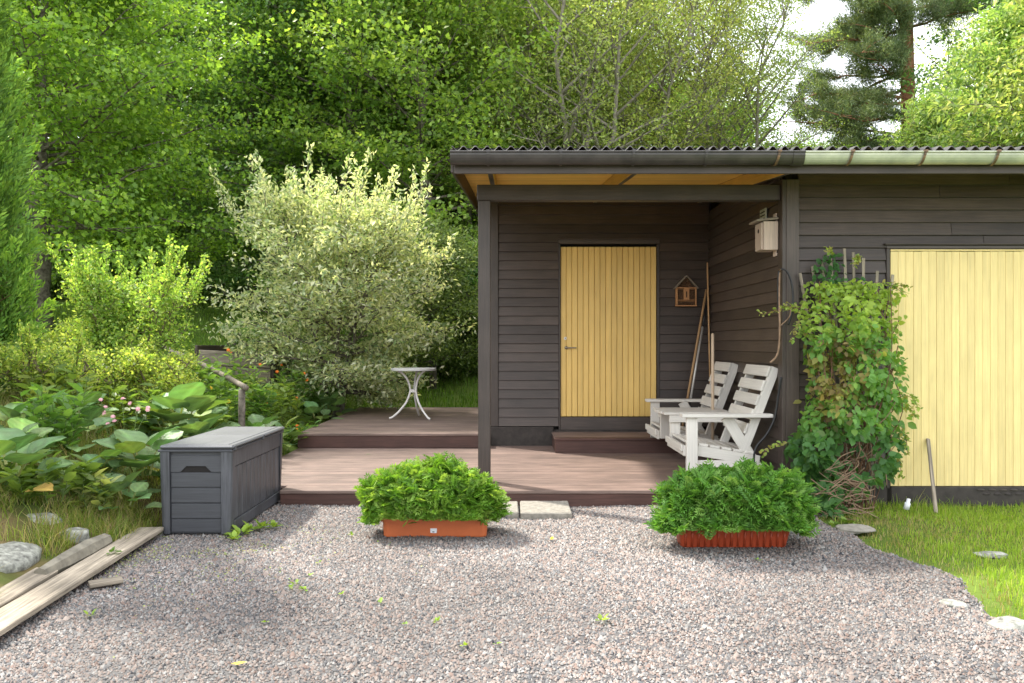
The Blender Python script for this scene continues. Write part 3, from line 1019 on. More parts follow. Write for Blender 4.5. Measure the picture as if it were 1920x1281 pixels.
# side planks (upright), rails
for xx, sg in ((cx1, 1), (cx0, -1)):
    npk = 12
    wv = (cy1 - cy0 - .16) / npk
    for i in range(npk):
        yq = cy0 + .08 + i * wv
        o1 = ins * .75
        xq = (xx - o1 - .012, xx - o1) if sg > 0 else (xx + o1, xx + o1 + .012)
        board('side_plank', xq, (yq + .0035, yq + wv - .0035), (.095, .455), M['chest_z'], chest, .003, (0, sg * tl * -1 if False else 0, 0))
    o1 = ins * .35
    xq = (xx - o1 - .016, xx - o1) if sg > 0 else (xx + o1, xx + o1 + .016)
    board('side_rail', xq, (cy0 + .078, cy1 - .078), (.46, ch_ - .008), M['chest_z'], chest, .004)
    board('side_rail', xq, (cy0 + .078, cy1 - .078), (.016, .092), M['chest_z'], chest, .004)
board('top_rim', (cx0 - .004, cx1 + .004), (cy0 - .004, cy1 + .004), (ch_ - .012, ch_ + .006), M['chest'], chest, .005)
lid = board('lid', (cx0 + .008, cx1 + .010), (cy0 - .006, cy1 + .006), (ch_ + .010, ch_ + .034), M['chest_skylit'], chest, .010)
board('lid_panel', (cx0 + .045, cx1 - .035), (cy0 + .04, (cy0 + cy1) / 2 - .004), (ch_ + .030, ch_ + .0375), M['chest_skylit'], lid, .003)
board('lid_panel', (cx0 + .045, cx1 - .035), ((cy0 + cy1) / 2 + .004, cy1 - .04), (ch_ + .030, ch_ + .0375), M['chest_skylit'], lid, .003)
for yq in (cy0 + .05, (cy0 + cy1) / 2 + .05):
    board('lid_hinge', (cx1 - .004, cx1 + .014), (yq - .02, yq + .02), (ch_ - .004, ch_ + .030), M['chest'], lid, .004)


# ================================================================== planters with marigolds
def planter(x0, x1, yfront, depth, h, mat, label, ribs, taper):
    cx = (x0 + x1) / 2; w = x1 - x0
    e = thing('planter_box', (cx, yfront + depth / 2, 0), label, 'planter')
    def ring(z_, dx, dy):
        n = []
        hw, hd, r = w / 2 + dx, depth / 2 + dy, .03
        for (sx, sy, a0) in ((1, -1, -90), (1, 1, 0), (-1, 1, 90), (-1, -1, 180)):
            for a in range(4):
                t = math.radians(a0 + 30 * a)
                n.append((sx * (hw - r) + r * math.cos(t), sy * (hd - r) + r * math.sin(t), z_))
        return n
    b = MB(); lv = [ring(0.004, -taper, -taper), ring(.012, -taper + .003, -taper + .003), ring(h - .03, -.004, -.004), ring(h - .028, .006, .006), ring(h, .008, .008), ring(h, -.006, -.006), ring(h - .05, -.010, -.010)]
    k = 16
    vs = [p for r_ in lv for p in r_]
    fs = [(l * k + a, l * k + (a + 1) % k, (l + 1) * k + (a + 1) % k, (l + 1) * k + a) for l in range(len(lv) - 1) for a in range(k)]
    fs.append(tuple(range(k))[::-1])
    b.add(vs, fs)
    tub = link('tub', b.mesh('tub'), mat, e, (cx, yfront + depth / 2, 0))
    b = MB(); rg = ring(h - .045, -.0105, -.0105); b.add(rg, [tuple(range(k))])
    link('soil', b.mesh('soil'), M['soil'], e, (cx, yfront + depth / 2, 0))
    if ribs:
        m = MB(); m.tube([(0, taper * .9, .012), (0, .004, h - .034)], .008, 6); rm = m.mesh('rib', True); rm.materials.append(mat)
        for i in range(ribs):
            link('rib', rm, None, tub, (x0 + .05 + (w - .1) * i / (ribs - 1), yfront, 0))
    return e


p1 = planter(-.864, -.151, 5.36, .20, .137, M['terra'], 'smooth orange plastic planter with a torn white sticker on its front', 0, .012)
stk = MB(); stk.add([(-.022, 0, -.02), (.020, 0, -.022), (.022, 0, .006), (.010, 0, .022), (-.022, 0, .022)], [(0, 1, 2, 3, 4)])
link('sticker', stk.mesh('sticker'), M['sticker'], p1, (px(813, 992, 5.36)[0], 5.3655, .053), (math.radians(-5), 0, 0))
dk = MB(); dk.add([(-.008, 0, -.003), (.006, 0, -.004), (.009, 0, .002), (-.006, 0, .003)], [(0, 1, 2, 3)])
link('sticker_print', dk.mesh('sticker_print'), M['dark'], p1, (px(813, 992, 5.36)[0] - .002, 5.3635, .040), (math.radians(-5), 0, 0))
p2 = planter(1.064, 1.790, 5.07, .21, .150, M['terra2'], 'ribbed brick red plastic planter standing before the white bench', 16, .030)
p1.rotation_euler = (0, 0, 0)

MG = [(.11, .25, .02), (.15, .32, .03), (.20, .38, .04), (.13, .28, .035), (.25, .40, .07)]


def frond_arrays(P, D, Nn, L, c, r, pairs=5):
    """feathery leaf: pairs of narrow leaflets along a rib"""
    D = unit(D); Sd = unit(np.cross(Nn, D)); Nn = np.cross(D, Sd)
    Vs = []; Fs = []; Cs = []; o = 0
    for i in range(pairs):
        t = .22 + .70 * i / (pairs - 1)
        base = P + D * (L * t)[:, None] - Nn * (L * .25 * t * t)[:, None]
        ll = L * (.50 - .25 * abs(t - .45))
        for s_ in (-1, 1):
            d2 = D * .62 + Sd * s_ * .8 - Nn * .12
            V, Fc, k = leaf_arrays(base, d2, Nn + Sd * s_ * .2, ll, ll * .30, TM_DIAMOND)
            Vs.append(V); Fs.append(Fc + o); o += len(V); Cs.append(np.repeat(c, k, 0))
    base = P + D * (L * .9)[:, None] - Nn * (L * .21)[:, None]
    V, Fc, k = leaf_arrays(base, D - Nn * .3, Nn, L * .42, L * .14, TM_DIAMOND)
    Vs.append(V); Fs.append(Fc + o); o += len(V); Cs.append(np.repeat(c, k, 0))
    V, Fc, k = leaf_arrays(P, D - Nn * .12, Nn, L * .95, L * .03, TM_DIAMOND)
    Vs.append(V); Fs.append(Fc + o); Cs.append(np.repeat(c * .9, k, 0))
    return np.concatenate(Vs), np.concatenate(Fs), np.concatenate(Cs)


def marigolds(cx, cy, z0, rx, ry, rz, n, seed, label, pal, size):
    r = np.random.default_rng(seed)
    e = thing('marigold_plants', (cx, cy, z0), label, 'plants', 'marigold plants in the planters')
    th = r.uniform(0, 2 * math.pi, n); u = r.uniform(-.28, 1, n)
    q = np.sqrt(1 - np.clip(u, -1, 1) ** 2)
    dirn = np.stack([np.cos(th) * q, np.sin(th) * q, u], -1)
    shell = r.choice([.62, .78, .9, 1.0], n, p=[.12, .2, .3, .38]) * r.uniform(.93, 1.05, n)
    bump = 1 + .10 * fbm(dirn[:, 0] * 2 + seed, dirn[:, 2] * 2 + dirn[:, 1], 1.5, seed)
    pw = np.sign(dirn) * np.abs(dirn) ** .93
    P = pw * np.array([rx, ry, rz]) * (shell * bump)[:, None]
    inside = (np.abs(P[:, 0]) < rx * .74)
    P[:, 2] = np.maximum(P[:, 2], np.where(inside, -.005, -.05)) + .025
    hang = inside & (r.random(n) < .012)
    P[hang, 2] -= .05
    outw = unit(dirn * np.array([1 / rx, 1 / ry, 1 / rz]))
    D = unit(outw * .55 + r.normal(0, .5, (n, 3)) + np.array([0, 0, .28]))
    D[:, 2] = np.where(P[:, 2] < .07, np.abs(D[:, 2]) + .15, D[:, 2])
    Nn = unit(outw * .5 + np.array([0, 0, .7]) + r.normal(0, .3, (n, 3)))
    L = size * r.uniform(.7, 1.25, n)
    c = leaf_cols(r, n, pal, None, .2)
    V, Fc, Cc = frond_arrays(P - D * (L * .5)[:, None], D, Nn, L, c, r)
    link('foliage', arr_mesh('foliage', V, Fc, Cc), M['leaf_soft'], e, (cx, cy, z0), kind='stuff')
    m = MB()
    for i in range(34):
        a = r.uniform(0, 6.28); rr = r.uniform(.1, .9) ** .5
        tx, ty = rx * .85 * rr * math.cos(a), ry * .8 * rr * math.sin(a)
        m.tube([(tx * .75, ty * .35, -.05), (tx * .9, ty * .7, rz * .35), (tx, ty, rz * .8 * math.sqrt(max(.05, 1 - rr * rr)))], [.005, .004, .002], 4, False)
    link('stems', m.mesh('stems', True), M['stem'], e, (cx, cy, z0))
    return e


marigolds(-.530, 5.46, .15, .450, .26, .310, 3000, 5, 'light green feathery marigold plants filling the smooth orange planter', MG + [(.25, .40, .07)], .074)
marigolds(1.440, 5.17, .16, .490, .28, .315, 3000, 6, 'deep green feathery marigold plants filling the ribbed red planter', [(.10, .26, .035), (.13, .31, .045), (.17, .36, .06), (.12, .28, .05), (.23, .40, .09)], .088)
# ================================================================== double garden seat
bench = thing('garden_bench', (1.9, 7.8, DZ), 'greyed white slatted double garden seat with a table between its two backs', 'bench')
BX, BY, BZm = M['bench_x'], M['bench_y'], M['bench_z']
YN, YFa = 6.85, 8.75
board('leg', (1.510, 1.605), (YN, YN + .045), (DZ, .667), BZm, bench)
board('leg', (1.530, 1.625), (YFa - .045, YFa), (DZ, .667), BZm, bench)
board('armrest', (1.465, 2.245), (YN - .03, YN + .085), (.669, .700), BX, bench, .005)
board('armrest', (1.475, 2.245), (YFa - .085, YFa + .03), (.669, .700), BX, bench, .005)
for yy in (7.575, 8.065):
    board('leg', (1.515, 1.610), (yy, yy + .045), (.345, .628), BZm, bench)
tb_ = link('table_top', None, None, bench, (1.75, 7.84, .64))
for i in range(5):
    board('table_slat', (1.425 + .012 * abs(i - 2), 2.10), (7.535 + i * .120, 7.535 + i * .120 + .112), (.630, .655), BX, tb_, .004)
board('table_batten', (1.50, 2.06), (7.545, 7.575), (.560, .628), BX, tb_)
board('table_batten', (1.50, 2.06), (8.112, 8.140), (.560, .628), BX, tb_)
for (ya, yb) in ((6.90, 7.57), (8.115, 8.70)):
    # side rails of the seat, sloping to the back
    for yy in (ya - .004, yb - .032):
        beam('seat_rail', (1.515, yy + .018, .395), (2.150, yy + .018, .290), .090, .034, BZm, bench)
    for i in range(6):
        t = .05 + i * .100
        zc = .452 - t * .165
        board('seat_slat', (1.515 + t - .042, 1.515 + t + .042), (ya - .005, yb + .002), (zc - .011, zc + .011), BY, bench, .004, (0, .163, 0))
    board('seat_apron', (1.488, 1.512), (ya - .02, yb + .02), (.335, .425), BY, bench, .004)
    board('seat_apron', (1.468, 1.487), (ya - .01, yb + .01), (.375, .432), BY, bench, .004)
    # back: two uprights and five cross slats
    a = Vector((1.985, 0, .300)); c_ = Vector((2.292, 0, 1.095))
    for yy in (ya + .02, yb - .02):
        beam('back_upright', (a.x, yy, a.z), (c_.x, yy, c_.z), .075, .038, BZm, bench)
    bk = link('backrest', None, None, bench, (2.1, (ya + yb) / 2, .7))
    dn = (c_ - a).normalized()
    for i in range(5):
        p = a + dn * (.270 + i * .132) + Vector((-dn.z, 0, dn.x)) * .050
        board('back_slat', (p.x - .0105, p.x + .0105), (ya - .005, yb + .005), (p.z - .048, p.z + .048), BY, bk, .004, (0, math.atan2(dn.x, dn.z), 0))
for yy in (YN + .068, YFa - .068):
    beam('diagonal_leg', (1.865, yy, .668), (2.200, yy, DZ), .095, .034, BZm, bench)
    beam('stretcher', (1.60, yy - .005, .265), (2.10, yy - .005, .265), .060, .030, BZm, bench)

# ================================================================== poles in the porch corner
PL = [
    ('broom_handle', (1.89, 8.86, .285), (2.265, 9.245, 1.93), .0135, 'pole_tan', 'tan wooden broom handle leaning in the porch corner', None),
    ('thin_pole', (2.255, 8.98, .285), (2.280, 9.262, 2.24), .0095, 'pole_tan', 'tallest thin brown pole standing upright in the porch corner', None),
    ('parasol_stick', (1.985, 7.842, DZ), (1.985, 7.850, 1.405), .0150, 'pole_pale', 'pale wooden stick standing up through the bench table', None)]
for nm, a, b_, r_, mt, lab, g in PL:
    a = Vector(a); b_ = Vector(b_)
    m = MB(); m.tube([(0, 0, 0), (0, 0, (b_ - a).length - .01), (0, 0, (b_ - a).length)], [r_, r_, r_ * .6], 10)
    link(nm, m.mesh(nm, True), M[mt], None, a, (b_ - a).to_track_quat('Z', 'Y').to_euler(), label=lab, cat='pole')
a = Vector((1.915, 8.80, .285)); b_ = Vector((2.255, 9.215, 1.74)); d_ = b_ - a
mp_ = thing('metal_pole', a, 'pale metal tool pole with black grip and tip leaning in the porch corner', 'pole')
mp_.rotation_euler = d_.to_track_quat('Z', 'Y').to_euler()
for nm, z0, z1, r_, mt in (('shaft', .40, d_.length - .26, .0125, 'pole_white'), ('grip', d_.length - .26, d_.length, .0145, 'hose'), ('tip', 0, .40, .011, 'hose')):
    m = MB(); m.tube([(0, 0, z0), (0, 0, z1)], r_, 10)
    o = link(nm, m.mesh(nm, True), M[mt], mp_, a)

# ================================================================== insect hotel on the rear wall
ih = thing('insect_hotel', (2.03, YB - .06, 1.73), 'small orange wooden insect hotel with a gable roof on the porch wall', 'insect hotel')
x0_, x1_, zb_, ze_, zt_ = 1.915, 2.145, 1.735, 1.955, 2.085
yf_, yk_ = YB - .105, YB - .028
xm_ = (x0_ + x1_) / 2
board('back_panel', (x0_, x1_), (yk_ - .008, yk_), (zb_, ze_), M['hotel'], ih, .001)
board('side_panel', (x0_, x0_ + .012), (yf_, yk_ - .009), (zb_ + .013, ze_), M['hotel'], ih, .001)
board('side_panel', (x1_ - .012, x1_), (yf_, yk_ - .009), (zb_ + .013, ze_), M['hotel'], ih, .001)
board('floor_panel', (x0_ - .004, x1_ + .004), (yf_ - .004, yk_ - .009), (zb_, zb_ + .012), M['hotel'], ih, .001)
board('shelf', (x0_ + .013, x1_ - .013), (yf_ + .002, yk_ - .009), (1.800, 1.810), M['hotel'], ih, .001)
board('shelf', (x0_ + .013, x1_ - .013), (yf_ + .002, yk_ - .009), (1.940, 1.952), M['hotel'], ih, .001)
board('centre_panel', (xm_ - .032, xm_ + .032), (yf_ + .004, yk_ - .009), (1.811, 1.939), M['hotel'], ih, .001)
board('entry_slit', (xm_ - .005, xm_ + .005), (yf_ - .001, yf_ + .006), (1.835, 1.905), M['dark'], ih, 0)
gm = MB(); gm.add([(x0_ + .01 - xm_, 0, ze_ - zb_), (x1_ - .01 - xm_, 0, ze_ - zb_), (0, 0, zt_ - .012 - zb_)], [(0, 1, 2)])
link('gable_back', gm.mesh('gable_back'), M['hotel_in'], ih, (xm_, yk_ - .004, zb_))
for s_ in (-1, 1):
    beam('roof_panel', (xm_ + s_ * (x1_ - xm_ + .022), (yf_ + yk_) / 2 - .004, ze_ - .018), (xm_ + s_ * .001, (yf_ + yk_) / 2 - .004, zt_), .0115, .105, M['grey_z'], ih, .002, side=(0, 1, 0))
rr = random.Random(3)
tm_ = MB()
for (xa, xb2, za, zb2) in ((x0_ + .014, xm_ - .034, 1.812, 1.938), (xm_ + .034, x1_ - .014, 1.812, 1.938), (x0_ + .014, x1_ - .014, 1.749, 1.798)):
    x_ = xa + .007
    while x_ < xb2 - .004:
        z_ = za + .007
        while z_ < zb2 - .004:
            r_ = rr.uniform(.004, .0065)
            yy = yf_ + rr.uniform(.004, .016)
            tm_.tube([(x_ - xm_ + rr.uniform(-.001, .001), yy - yf_, z_ - zb_), (x_ - xm_, yk_ - .012 - yf_, z_ - zb_)], r_, 6)
            z_ += .0128
        x_ += .0128
for i in range(60):
    z_ = rr.uniform(ze_ + .004, zt_ - .03); hw = (zt_ - z_) / (zt_ - ze_) * (x1_ - x0_) / 2 - .014
    if hw > .004:
        tm_.tube([(rr.uniform(-hw, hw), rr.uniform(.006, .02), z_ - zb_), (rr.uniform(-hw, hw) * .2, .06, z_ - zb_)], rr.uniform(.004, .006), 6)
link('tube_filling', tm_.mesh('tube_filling'), M['hotel_in'], ih, (xm_, yf_, zb_), kind='stuff')

# ================================================================== nesting box and wall vent by the corner
nbx = thing('nesting_box', (2.25, 6.95, 2.1), 'raw pale wooden nesting box hung by the porch corner', 'nesting box')
nx0, nx1, ny0, ny1, nz0, nz1 = 2.150, XR - .028, 6.86, 7.03, 2.110, 2.350
board('front_panel', (nx0, nx0 + .016), (ny0, ny1), (nz0, nz1 - .008), M['birch'], nbx, .002)
board('side_panel', (nx0 + .017, nx1), (ny0 - .014, ny0 + .002), (nz0 - .004, nz1), M['birch'], nbx, .002)
board('side_panel', (nx0 + .017, nx1), (ny1 - .002, ny1 + .014), (nz0 - .004, nz1), M['birch'], nbx, .002)
board('bottom_panel', (nx0 + .017, nx1), (ny0 + .003, ny1 - .003), (nz0, nz0 + .016), M['birch'], nbx, .002)
board('lid', (nx0 - .045, nx1), (ny0 - .03, ny1 + .03), (nz1 + .008, nz1 + .026), M['grey_x'], nbx, .003, (0, -.10, 0))
board('back_board', (nx1 - .0, nx1 + .014), (ny0 + .045, ny1 - .045), (nz0 - .05, nz1 + .08), M['birch'], nbx, .002)
hm = MB(); hm.tube([(0, 0, 0), (-.003, 0, 0)], .018, 14)
link('entrance_hole', hm.mesh('entrance_hole'), M['dark'], nbx, (nx0 + .0005, (ny0 + ny1) / 2 - .01, nz1 - .075))
vt = link('wall_vent', None, None, shed, (XR - .03, 7.25, 2.44))
vp = M['gutter_zinc']
board('vent_plate', (XR - .036, XR - .022), (7.16, 7.33), (2.40, 2.52), vp, vt, .003)
for i in range(3):
    board('vent_slot', (XR - .0385, XR - .0355), (7.185, 7.305), (2.425 + i * .03, 2.435 + i * .03), M['dark'], vt, 0)

# ================================================================== hose and dead branch on the corner
xh, yh = XR - .03, YF - .047
hp = [px(1463, 640, 6.73), px(1459, 560, 6.73), px(1460, 515, 6.72), px(1466, 505, 6.71), px(1476, 510, 6.70), px(1484, 530, 6.70), px(1487, 558, 6.70), px(1485, 585, 6.70), px(1478, 610, 6.71)]
hose = thing('garden_hose', px(1463, 640, 6.73), 'black hose looped over a hook on the porch corner', 'hose')
tubeobj('loop', smooth_path(hp, 5), .0085, M['hose'], hose)
tubeobj('hook', [px(1461, 505, 6.765), px(1461, 505, 6.73), px(1463, 509, 6.70), px(1463, 505, 6.685)], .006, M['bracket'], hose)
cp = [px(1462, 700, 6.80)[:1] + (6.76, 1.02), px(1459, 745, 6.78), px(1452, 785, 6.79), px(1437, 815, 6.80), px(1420, 835, 6.80), px(1414, 855, 6.80), px(1416, 885, 6.80), px(1428, 902, 6.78)]
tubeobj('tail', smooth_path(cp, 5), .0095, M['hose'], hose)
br = thing('dead_branch', px(1462, 508, 6.70), 'bare grey brown branch hanging from the porch corner', 'branch')
tubeobj('main_stem', smooth_path([px(1462, 506, 6.72), px(1461, 560, 6.69), px(1462, 610, 6.68), px(1461, 645, 6.67), px(1456, 668, 6.67), px(1444, 680, 6.66)], 5), [.007] * 8 + [.0085] * 18, M['twig'], br)
tubeobj('side_twig', smooth_path([px(1462, 612, 6.68), px(1473, 602, 6.66), px(1481, 592, 6.64), px(1483, 575, 6.63)], 4), .005, M['twig'], br)

# ================================================================== trellis and climbing plant
YT = 6.715
trl = thing('fan_trellis', (2.95, YT, -.05), 'weathered fan shaped wooden trellis against the shed wall', 'trellis')
tops = [(1500, 512), (1523, 499), (1541, 490), (1556, 474), (1583, 466), (1600, 473), (1619, 484), (1645, 508), (1674, 515)]
for i, (xx, yy) in enumerate(tops):
    bx_ = 1576 + i * 6.8
    beam('trellis_slat', px(bx_, 952, YT), px(xx, yy, YT), .024, .010, M['grey_z'], trl, .002)
for yy, xa, xb2 in ((600, 1515, 1664), (740, 1540, 1652), (870, 1562, 1640)):
    beam('cross_slat', px(xa, yy, YT - .011), px(xb2, yy, YT - .011), .022, .010, M['grey_z'], trl, .002)

r = np.random.default_rng(21)
vine = thing('climbing_vine', (2.9, 6.6, -.03), 'leafy climbing plant over the trellis, yellowing in the middle', 'climber')
LB = np.array([(480, 1535), (520, 1515), (545, 1510), (575, 1492), (600, 1500), (650, 1508), (700, 1517), (750, 1512), (790, 1492), (820, 1482), (835, 1472), (850, 1476), (880, 1492), (920, 1508), (960, 1535)])
RB = np.array([(480, 1560), (515, 1605), (528, 1655), (545, 1692), (580, 1684), (650, 1690), (700, 1698), (750, 1704), (800, 1700), (850, 1694), (880, 1680), (910, 1650), (940, 1620), (960, 1590)])
n = 5400
yy = np.concatenate([r.uniform(478, 545, 150), r.uniform(530, 960, n - 150)])
lx = np.interp(yy, LB[:, 0], LB[:, 1]); rx = np.interp(yy, RB[:, 0], RB[:, 1])
xx = lx + (rx - lx) * r.beta(1.25, 1.25, n) + r.normal(0, 5, n)
cxm = (lx + rx) / 2; hw = np.maximum((rx - lx) / 2, 8)
bulge = np.sqrt(np.clip(1 - ((xx - cxm) / hw) ** 2, 0, 1)) * np.interp(yy, [478, 530, 570, 700, 850, 960], [.04, .14, .34, .38, .46, .40])
bulge = bulge * (1 + .45 * fbm(xx * .02, yy * .02, 1.6, 4))
depth = 6.69 - bulge * np.where(r.random(n) < .7, r.uniform(.80, 1.05, n), r.uniform(.15, .8, n))
# thin the lower middle where dry stems show
thin = (np.abs(xx - 1610) < 42) & (yy > 820) & (r.random(n) < .78)
thin |= (yy > 900) & (r.random(n) < .45)
thin |= (fbm(xx * .02, yy * .02, 2.3, 8) < -.55) & (r.random(n) < .8)
keep = ~thin
xx, yy, depth = xx[keep], yy[keep], depth[keep]; n = len(xx)
k = depth / F
P = np.stack([(xx - X0) * k, depth, HC - (yy - Y0) * k], -1)
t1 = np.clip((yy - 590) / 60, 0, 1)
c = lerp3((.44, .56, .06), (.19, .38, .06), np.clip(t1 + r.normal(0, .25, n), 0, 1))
yel = np.exp(-(((xx - 1560) / 48) ** 2 + ((yy - 715) / 62) ** 2)) + .35 * np.exp(-(((xx - 1600) / 40) ** 2 + ((yy - 660) / 30) ** 2))
sel = r.random(n) < np.clip(yel * 1.0, 0, .9)
c[sel] = leaf_cols(r, sel.sum(), [(.40, .36, .09), (.34, .36, .08), (.30, .20, .09), (.42, .30, .10)])
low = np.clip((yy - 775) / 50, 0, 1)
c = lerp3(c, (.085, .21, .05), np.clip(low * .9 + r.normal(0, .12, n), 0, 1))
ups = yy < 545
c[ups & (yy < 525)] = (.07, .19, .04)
c *= r.uniform(.75, 1.25, (n, 1))
D = unit(np.stack([r.normal(0, .8, n), -.35 + r.normal(0, .4, n), -.5 + r.normal(0, .55, n)], -1))
Nn = unit(np.stack([r.normal(0, .6, n), -.6 + r.normal(0, .4, n), .65 + r.normal(0, .45, n)], -1))
Ls = np.where(yy < 600, .052, np.where(yy > 780, .074, .062)) * r.uniform(.6, 1.25, n)
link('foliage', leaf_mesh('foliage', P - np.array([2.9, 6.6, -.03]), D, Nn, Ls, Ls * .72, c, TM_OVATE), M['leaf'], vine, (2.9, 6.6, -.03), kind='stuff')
# wispy shoots reaching out
m = MB(); sp = []; sdr = []
shoots = [((1660, 545), (1700, 540)), ((1640, 530), (1695, 552)), ((1690, 740), (1722, 765)), ((1690, 765), (1716, 780)), ((1520, 580), (1428, 590)), ((1500, 590), (1470, 575)), ((1480, 830), (1430, 850)), ((1500, 600), (1484, 640)),
          ((1690, 800), (1702, 850)), ((1680, 850), (1690, 895)), ((1560, 480), (1552, 470)), ((1600, 500), (1612, 488))]
for (a, b_) in shoots:
    y0_ = 6.42; pa = Vector(px(*a, y0_)); pb = Vector(px(*b_, y0_ - .06)); mid = (pa + pb) / 2 + Vector((0, -.02, .03))
    pts = smooth_path([pa, mid, pb], 6)
    m.tube([p - Vector((2.9, 6.6, -.03)) for p in pts], .002, 4, False)
    for p in pts[2:]:
        for q in range(3):
            sp.append(np.array(p) + r.normal(0, .010, 3)); sdr.append(unit(np.array(pb - pa) * 1.5 + r.normal(0, .25, 3)))
sp = np.array(sp); sdr = np.array(sdr); ns = len(sp)
cs = leaf_cols(r, ns, [(.26, .38, .05), (.20, .36, .05), (.36, .36, .10)])
L2 = .034 * r.uniform(.6, 1.3, ns)
link('shoot_leaves', leaf_mesh('shoot_leaves', sp - np.array([2.9, 6.6, -.03]), sdr, unit(r.normal(0, .5, (ns, 3)) + np.array([0, -.5, .8])), L2, L2 * .65, cs, TM_OVATE), M['leaf'], vine, (2.9, 6.6, -.03), kind='stuff')
# stems inside, and dry tangle at the foot
for i in range(46):
    bx_ = r.uniform(1560, 1640); tx_ = r.uniform(1515, 1690); ty = r.uniform(520, 820)
    pts = [px(bx_, 958, 6.62 - r.uniform(0, .15)), px((bx_ * .6 + tx_ * .4) + r.normal(0, 12), 850, 6.55 - r.uniform(0, .2)), px((bx_ * .3 + tx_ * .7) + r.normal(0, 14), (850 + ty) / 2, 6.5 - r.uniform(0, .15)), px(tx_, ty, 6.55)]
    m.tube([Vector(p) - Vector((2.9, 6.6, -.03)) for p in smooth_path(pts, 5)], .0035, 4, False)
link('stems', m.mesh('stems', True), M['redtwig'], vine, (2.9, 6.6, -.03))
m = MB()
for i in range(150):
    if i < 100:
        cxx, cyy, dd = r.uniform(1515, 1600), r.uniform(880, 968), 6.25 + r.uniform(-.25, .3)
    else:
        cxx, cyy, dd = r.uniform(1590, 1645), r.uniform(770, 880), 6.42 + r.uniform(-.12, .15)
    a_ = r.uniform(-.9, .9) + (0 if i < 100 else 1.2 * r.choice([-1, 1])); ln = r.uniform(25, 70)
    pa = Vector(px(cxx, cyy, dd)); pb = Vector(px(cxx + ln * math.cos(a_), min(cyy + ln * math.sin(a_), 975), dd + r.uniform(-.1, .1)))
    m.tube([p - Vector((2.45, 6.3, -.03)) for p in smooth_path([pa, (pa + pb) / 2 + Vector(r.normal(0, .02, 3)), pb], 3)], r.uniform(.002, .0045), 4, False)
link('dry_twigs', m.mesh('dry_twigs', True), M['twig'], None, (2.45, 6.3, -.03), label='tangle of dry brown twigs at the foot of the trellis', cat='twigs', kind='stuff')

# stake leaning on the garage door, small cap in the grass
beam('wooden_stake', px(1755, 962, 6.32), px(1740, 823, 6.772), .030, .016, M['grey_z'], None, .003)
tag(C.objects['wooden_stake'], 'thin weathered wooden stake leaning against the yellow garage door', 'stake')
m = MB(); m.tube([(0, 0, 0), (0, 0, .05), (0, 0, .055), (0, 0, .085)], [.022, .022, .014, .014], 10)
link('bottle', m.mesh('bottle', True), M['sticker'], None, (px(1699, 950, 6.3)[0], 6.3, .0), (.2, .15, 0), label='small white plastic bottle standing in the grass by the shed', cat='bottle')

# ================================================================== round table on the upper deck
tcx, tcy = -1.316, 10.88
rt = thing('round_table', (tcx, tcy, UZ), 'small round white metal table with three bowed legs', 'table')
m = MB()
for nm, prof_, mt in (('table_top', [(.0, .655), (.300, .655), (.304, .660), (.304, .682), (.298, .688), (0, .688)], M['table_top']),):
    n_ = 48; vs = []; fs = []
    for (rr_, zz) in prof_:
        for a in range(n_):
            vs.append((max(rr_, .001) * math.cos(2 * math.pi * a / n_), max(rr_, .001) * math.sin(2 * math.pi * a / n_), zz))
    for l in range(len(prof_) - 1):
        for a in range(n_):
            fs.append((l * n_ + a, l * n_ + (a + 1) % n_, (l + 1) * n_ + (a + 1) % n_, (l + 1) * n_ + a))
    m.add(vs, fs)
    link(nm, m.mesh(nm), mt, rt, (tcx, tcy, UZ))
for adeg in (200, 318, 82):
    a = math.radians(adeg)
    pr = [(.335, .016), (.29, .030), (.20, .105), (.105, .22), (.055, .34), (.050, .42), (.085, .53), (.15, .615), (.22, .652)]
    pts = smooth_path([(rr_ * math.cos(a), rr_ * math.sin(a), zz) for rr_, zz in pr], 4)
    mm = MB(); mm.tube(pts, .0145, 8)
    link('leg', mm.mesh('leg', True), M['table_white'], rt, (tcx, tcy, UZ))
mm = MB(); mm.tube([(0, 0, .36), (0, 0, .40)], .050, 12)
link('leg_clamp', mm.mesh('leg_clamp'), M['table_white'], rt, (tcx, tcy, UZ))

# ================================================================== garden edge: rail, bed, boards, rocks
rl = thing('handrail', (-2.69, 8.0, .1), 'rough round wooden handrail climbing beside the garden slope', 'handrail')
tubeobj('post', [(-2.69, 8.02, .05), (-2.69, 8.01, .45), (-2.685, 8.0, .845)], [.036, .034, .034], M['bark'], rl, 9)
p_ = [(-2.62, 7.93, .865), (-3.3, 9.0, .985), (-4.05, 10.15, 1.11), (-4.75, 11.2, 1.21), (-5.3, 12.1, 1.30)]
tubeobj('rail', smooth_path(p_, 4), .029, M['grey_z'], rl, 10)
tubeobj('post', [(-4.75, 11.2, .6), (-4.75, 11.2, 1.18)], .034, M['bark'], rl, 9)

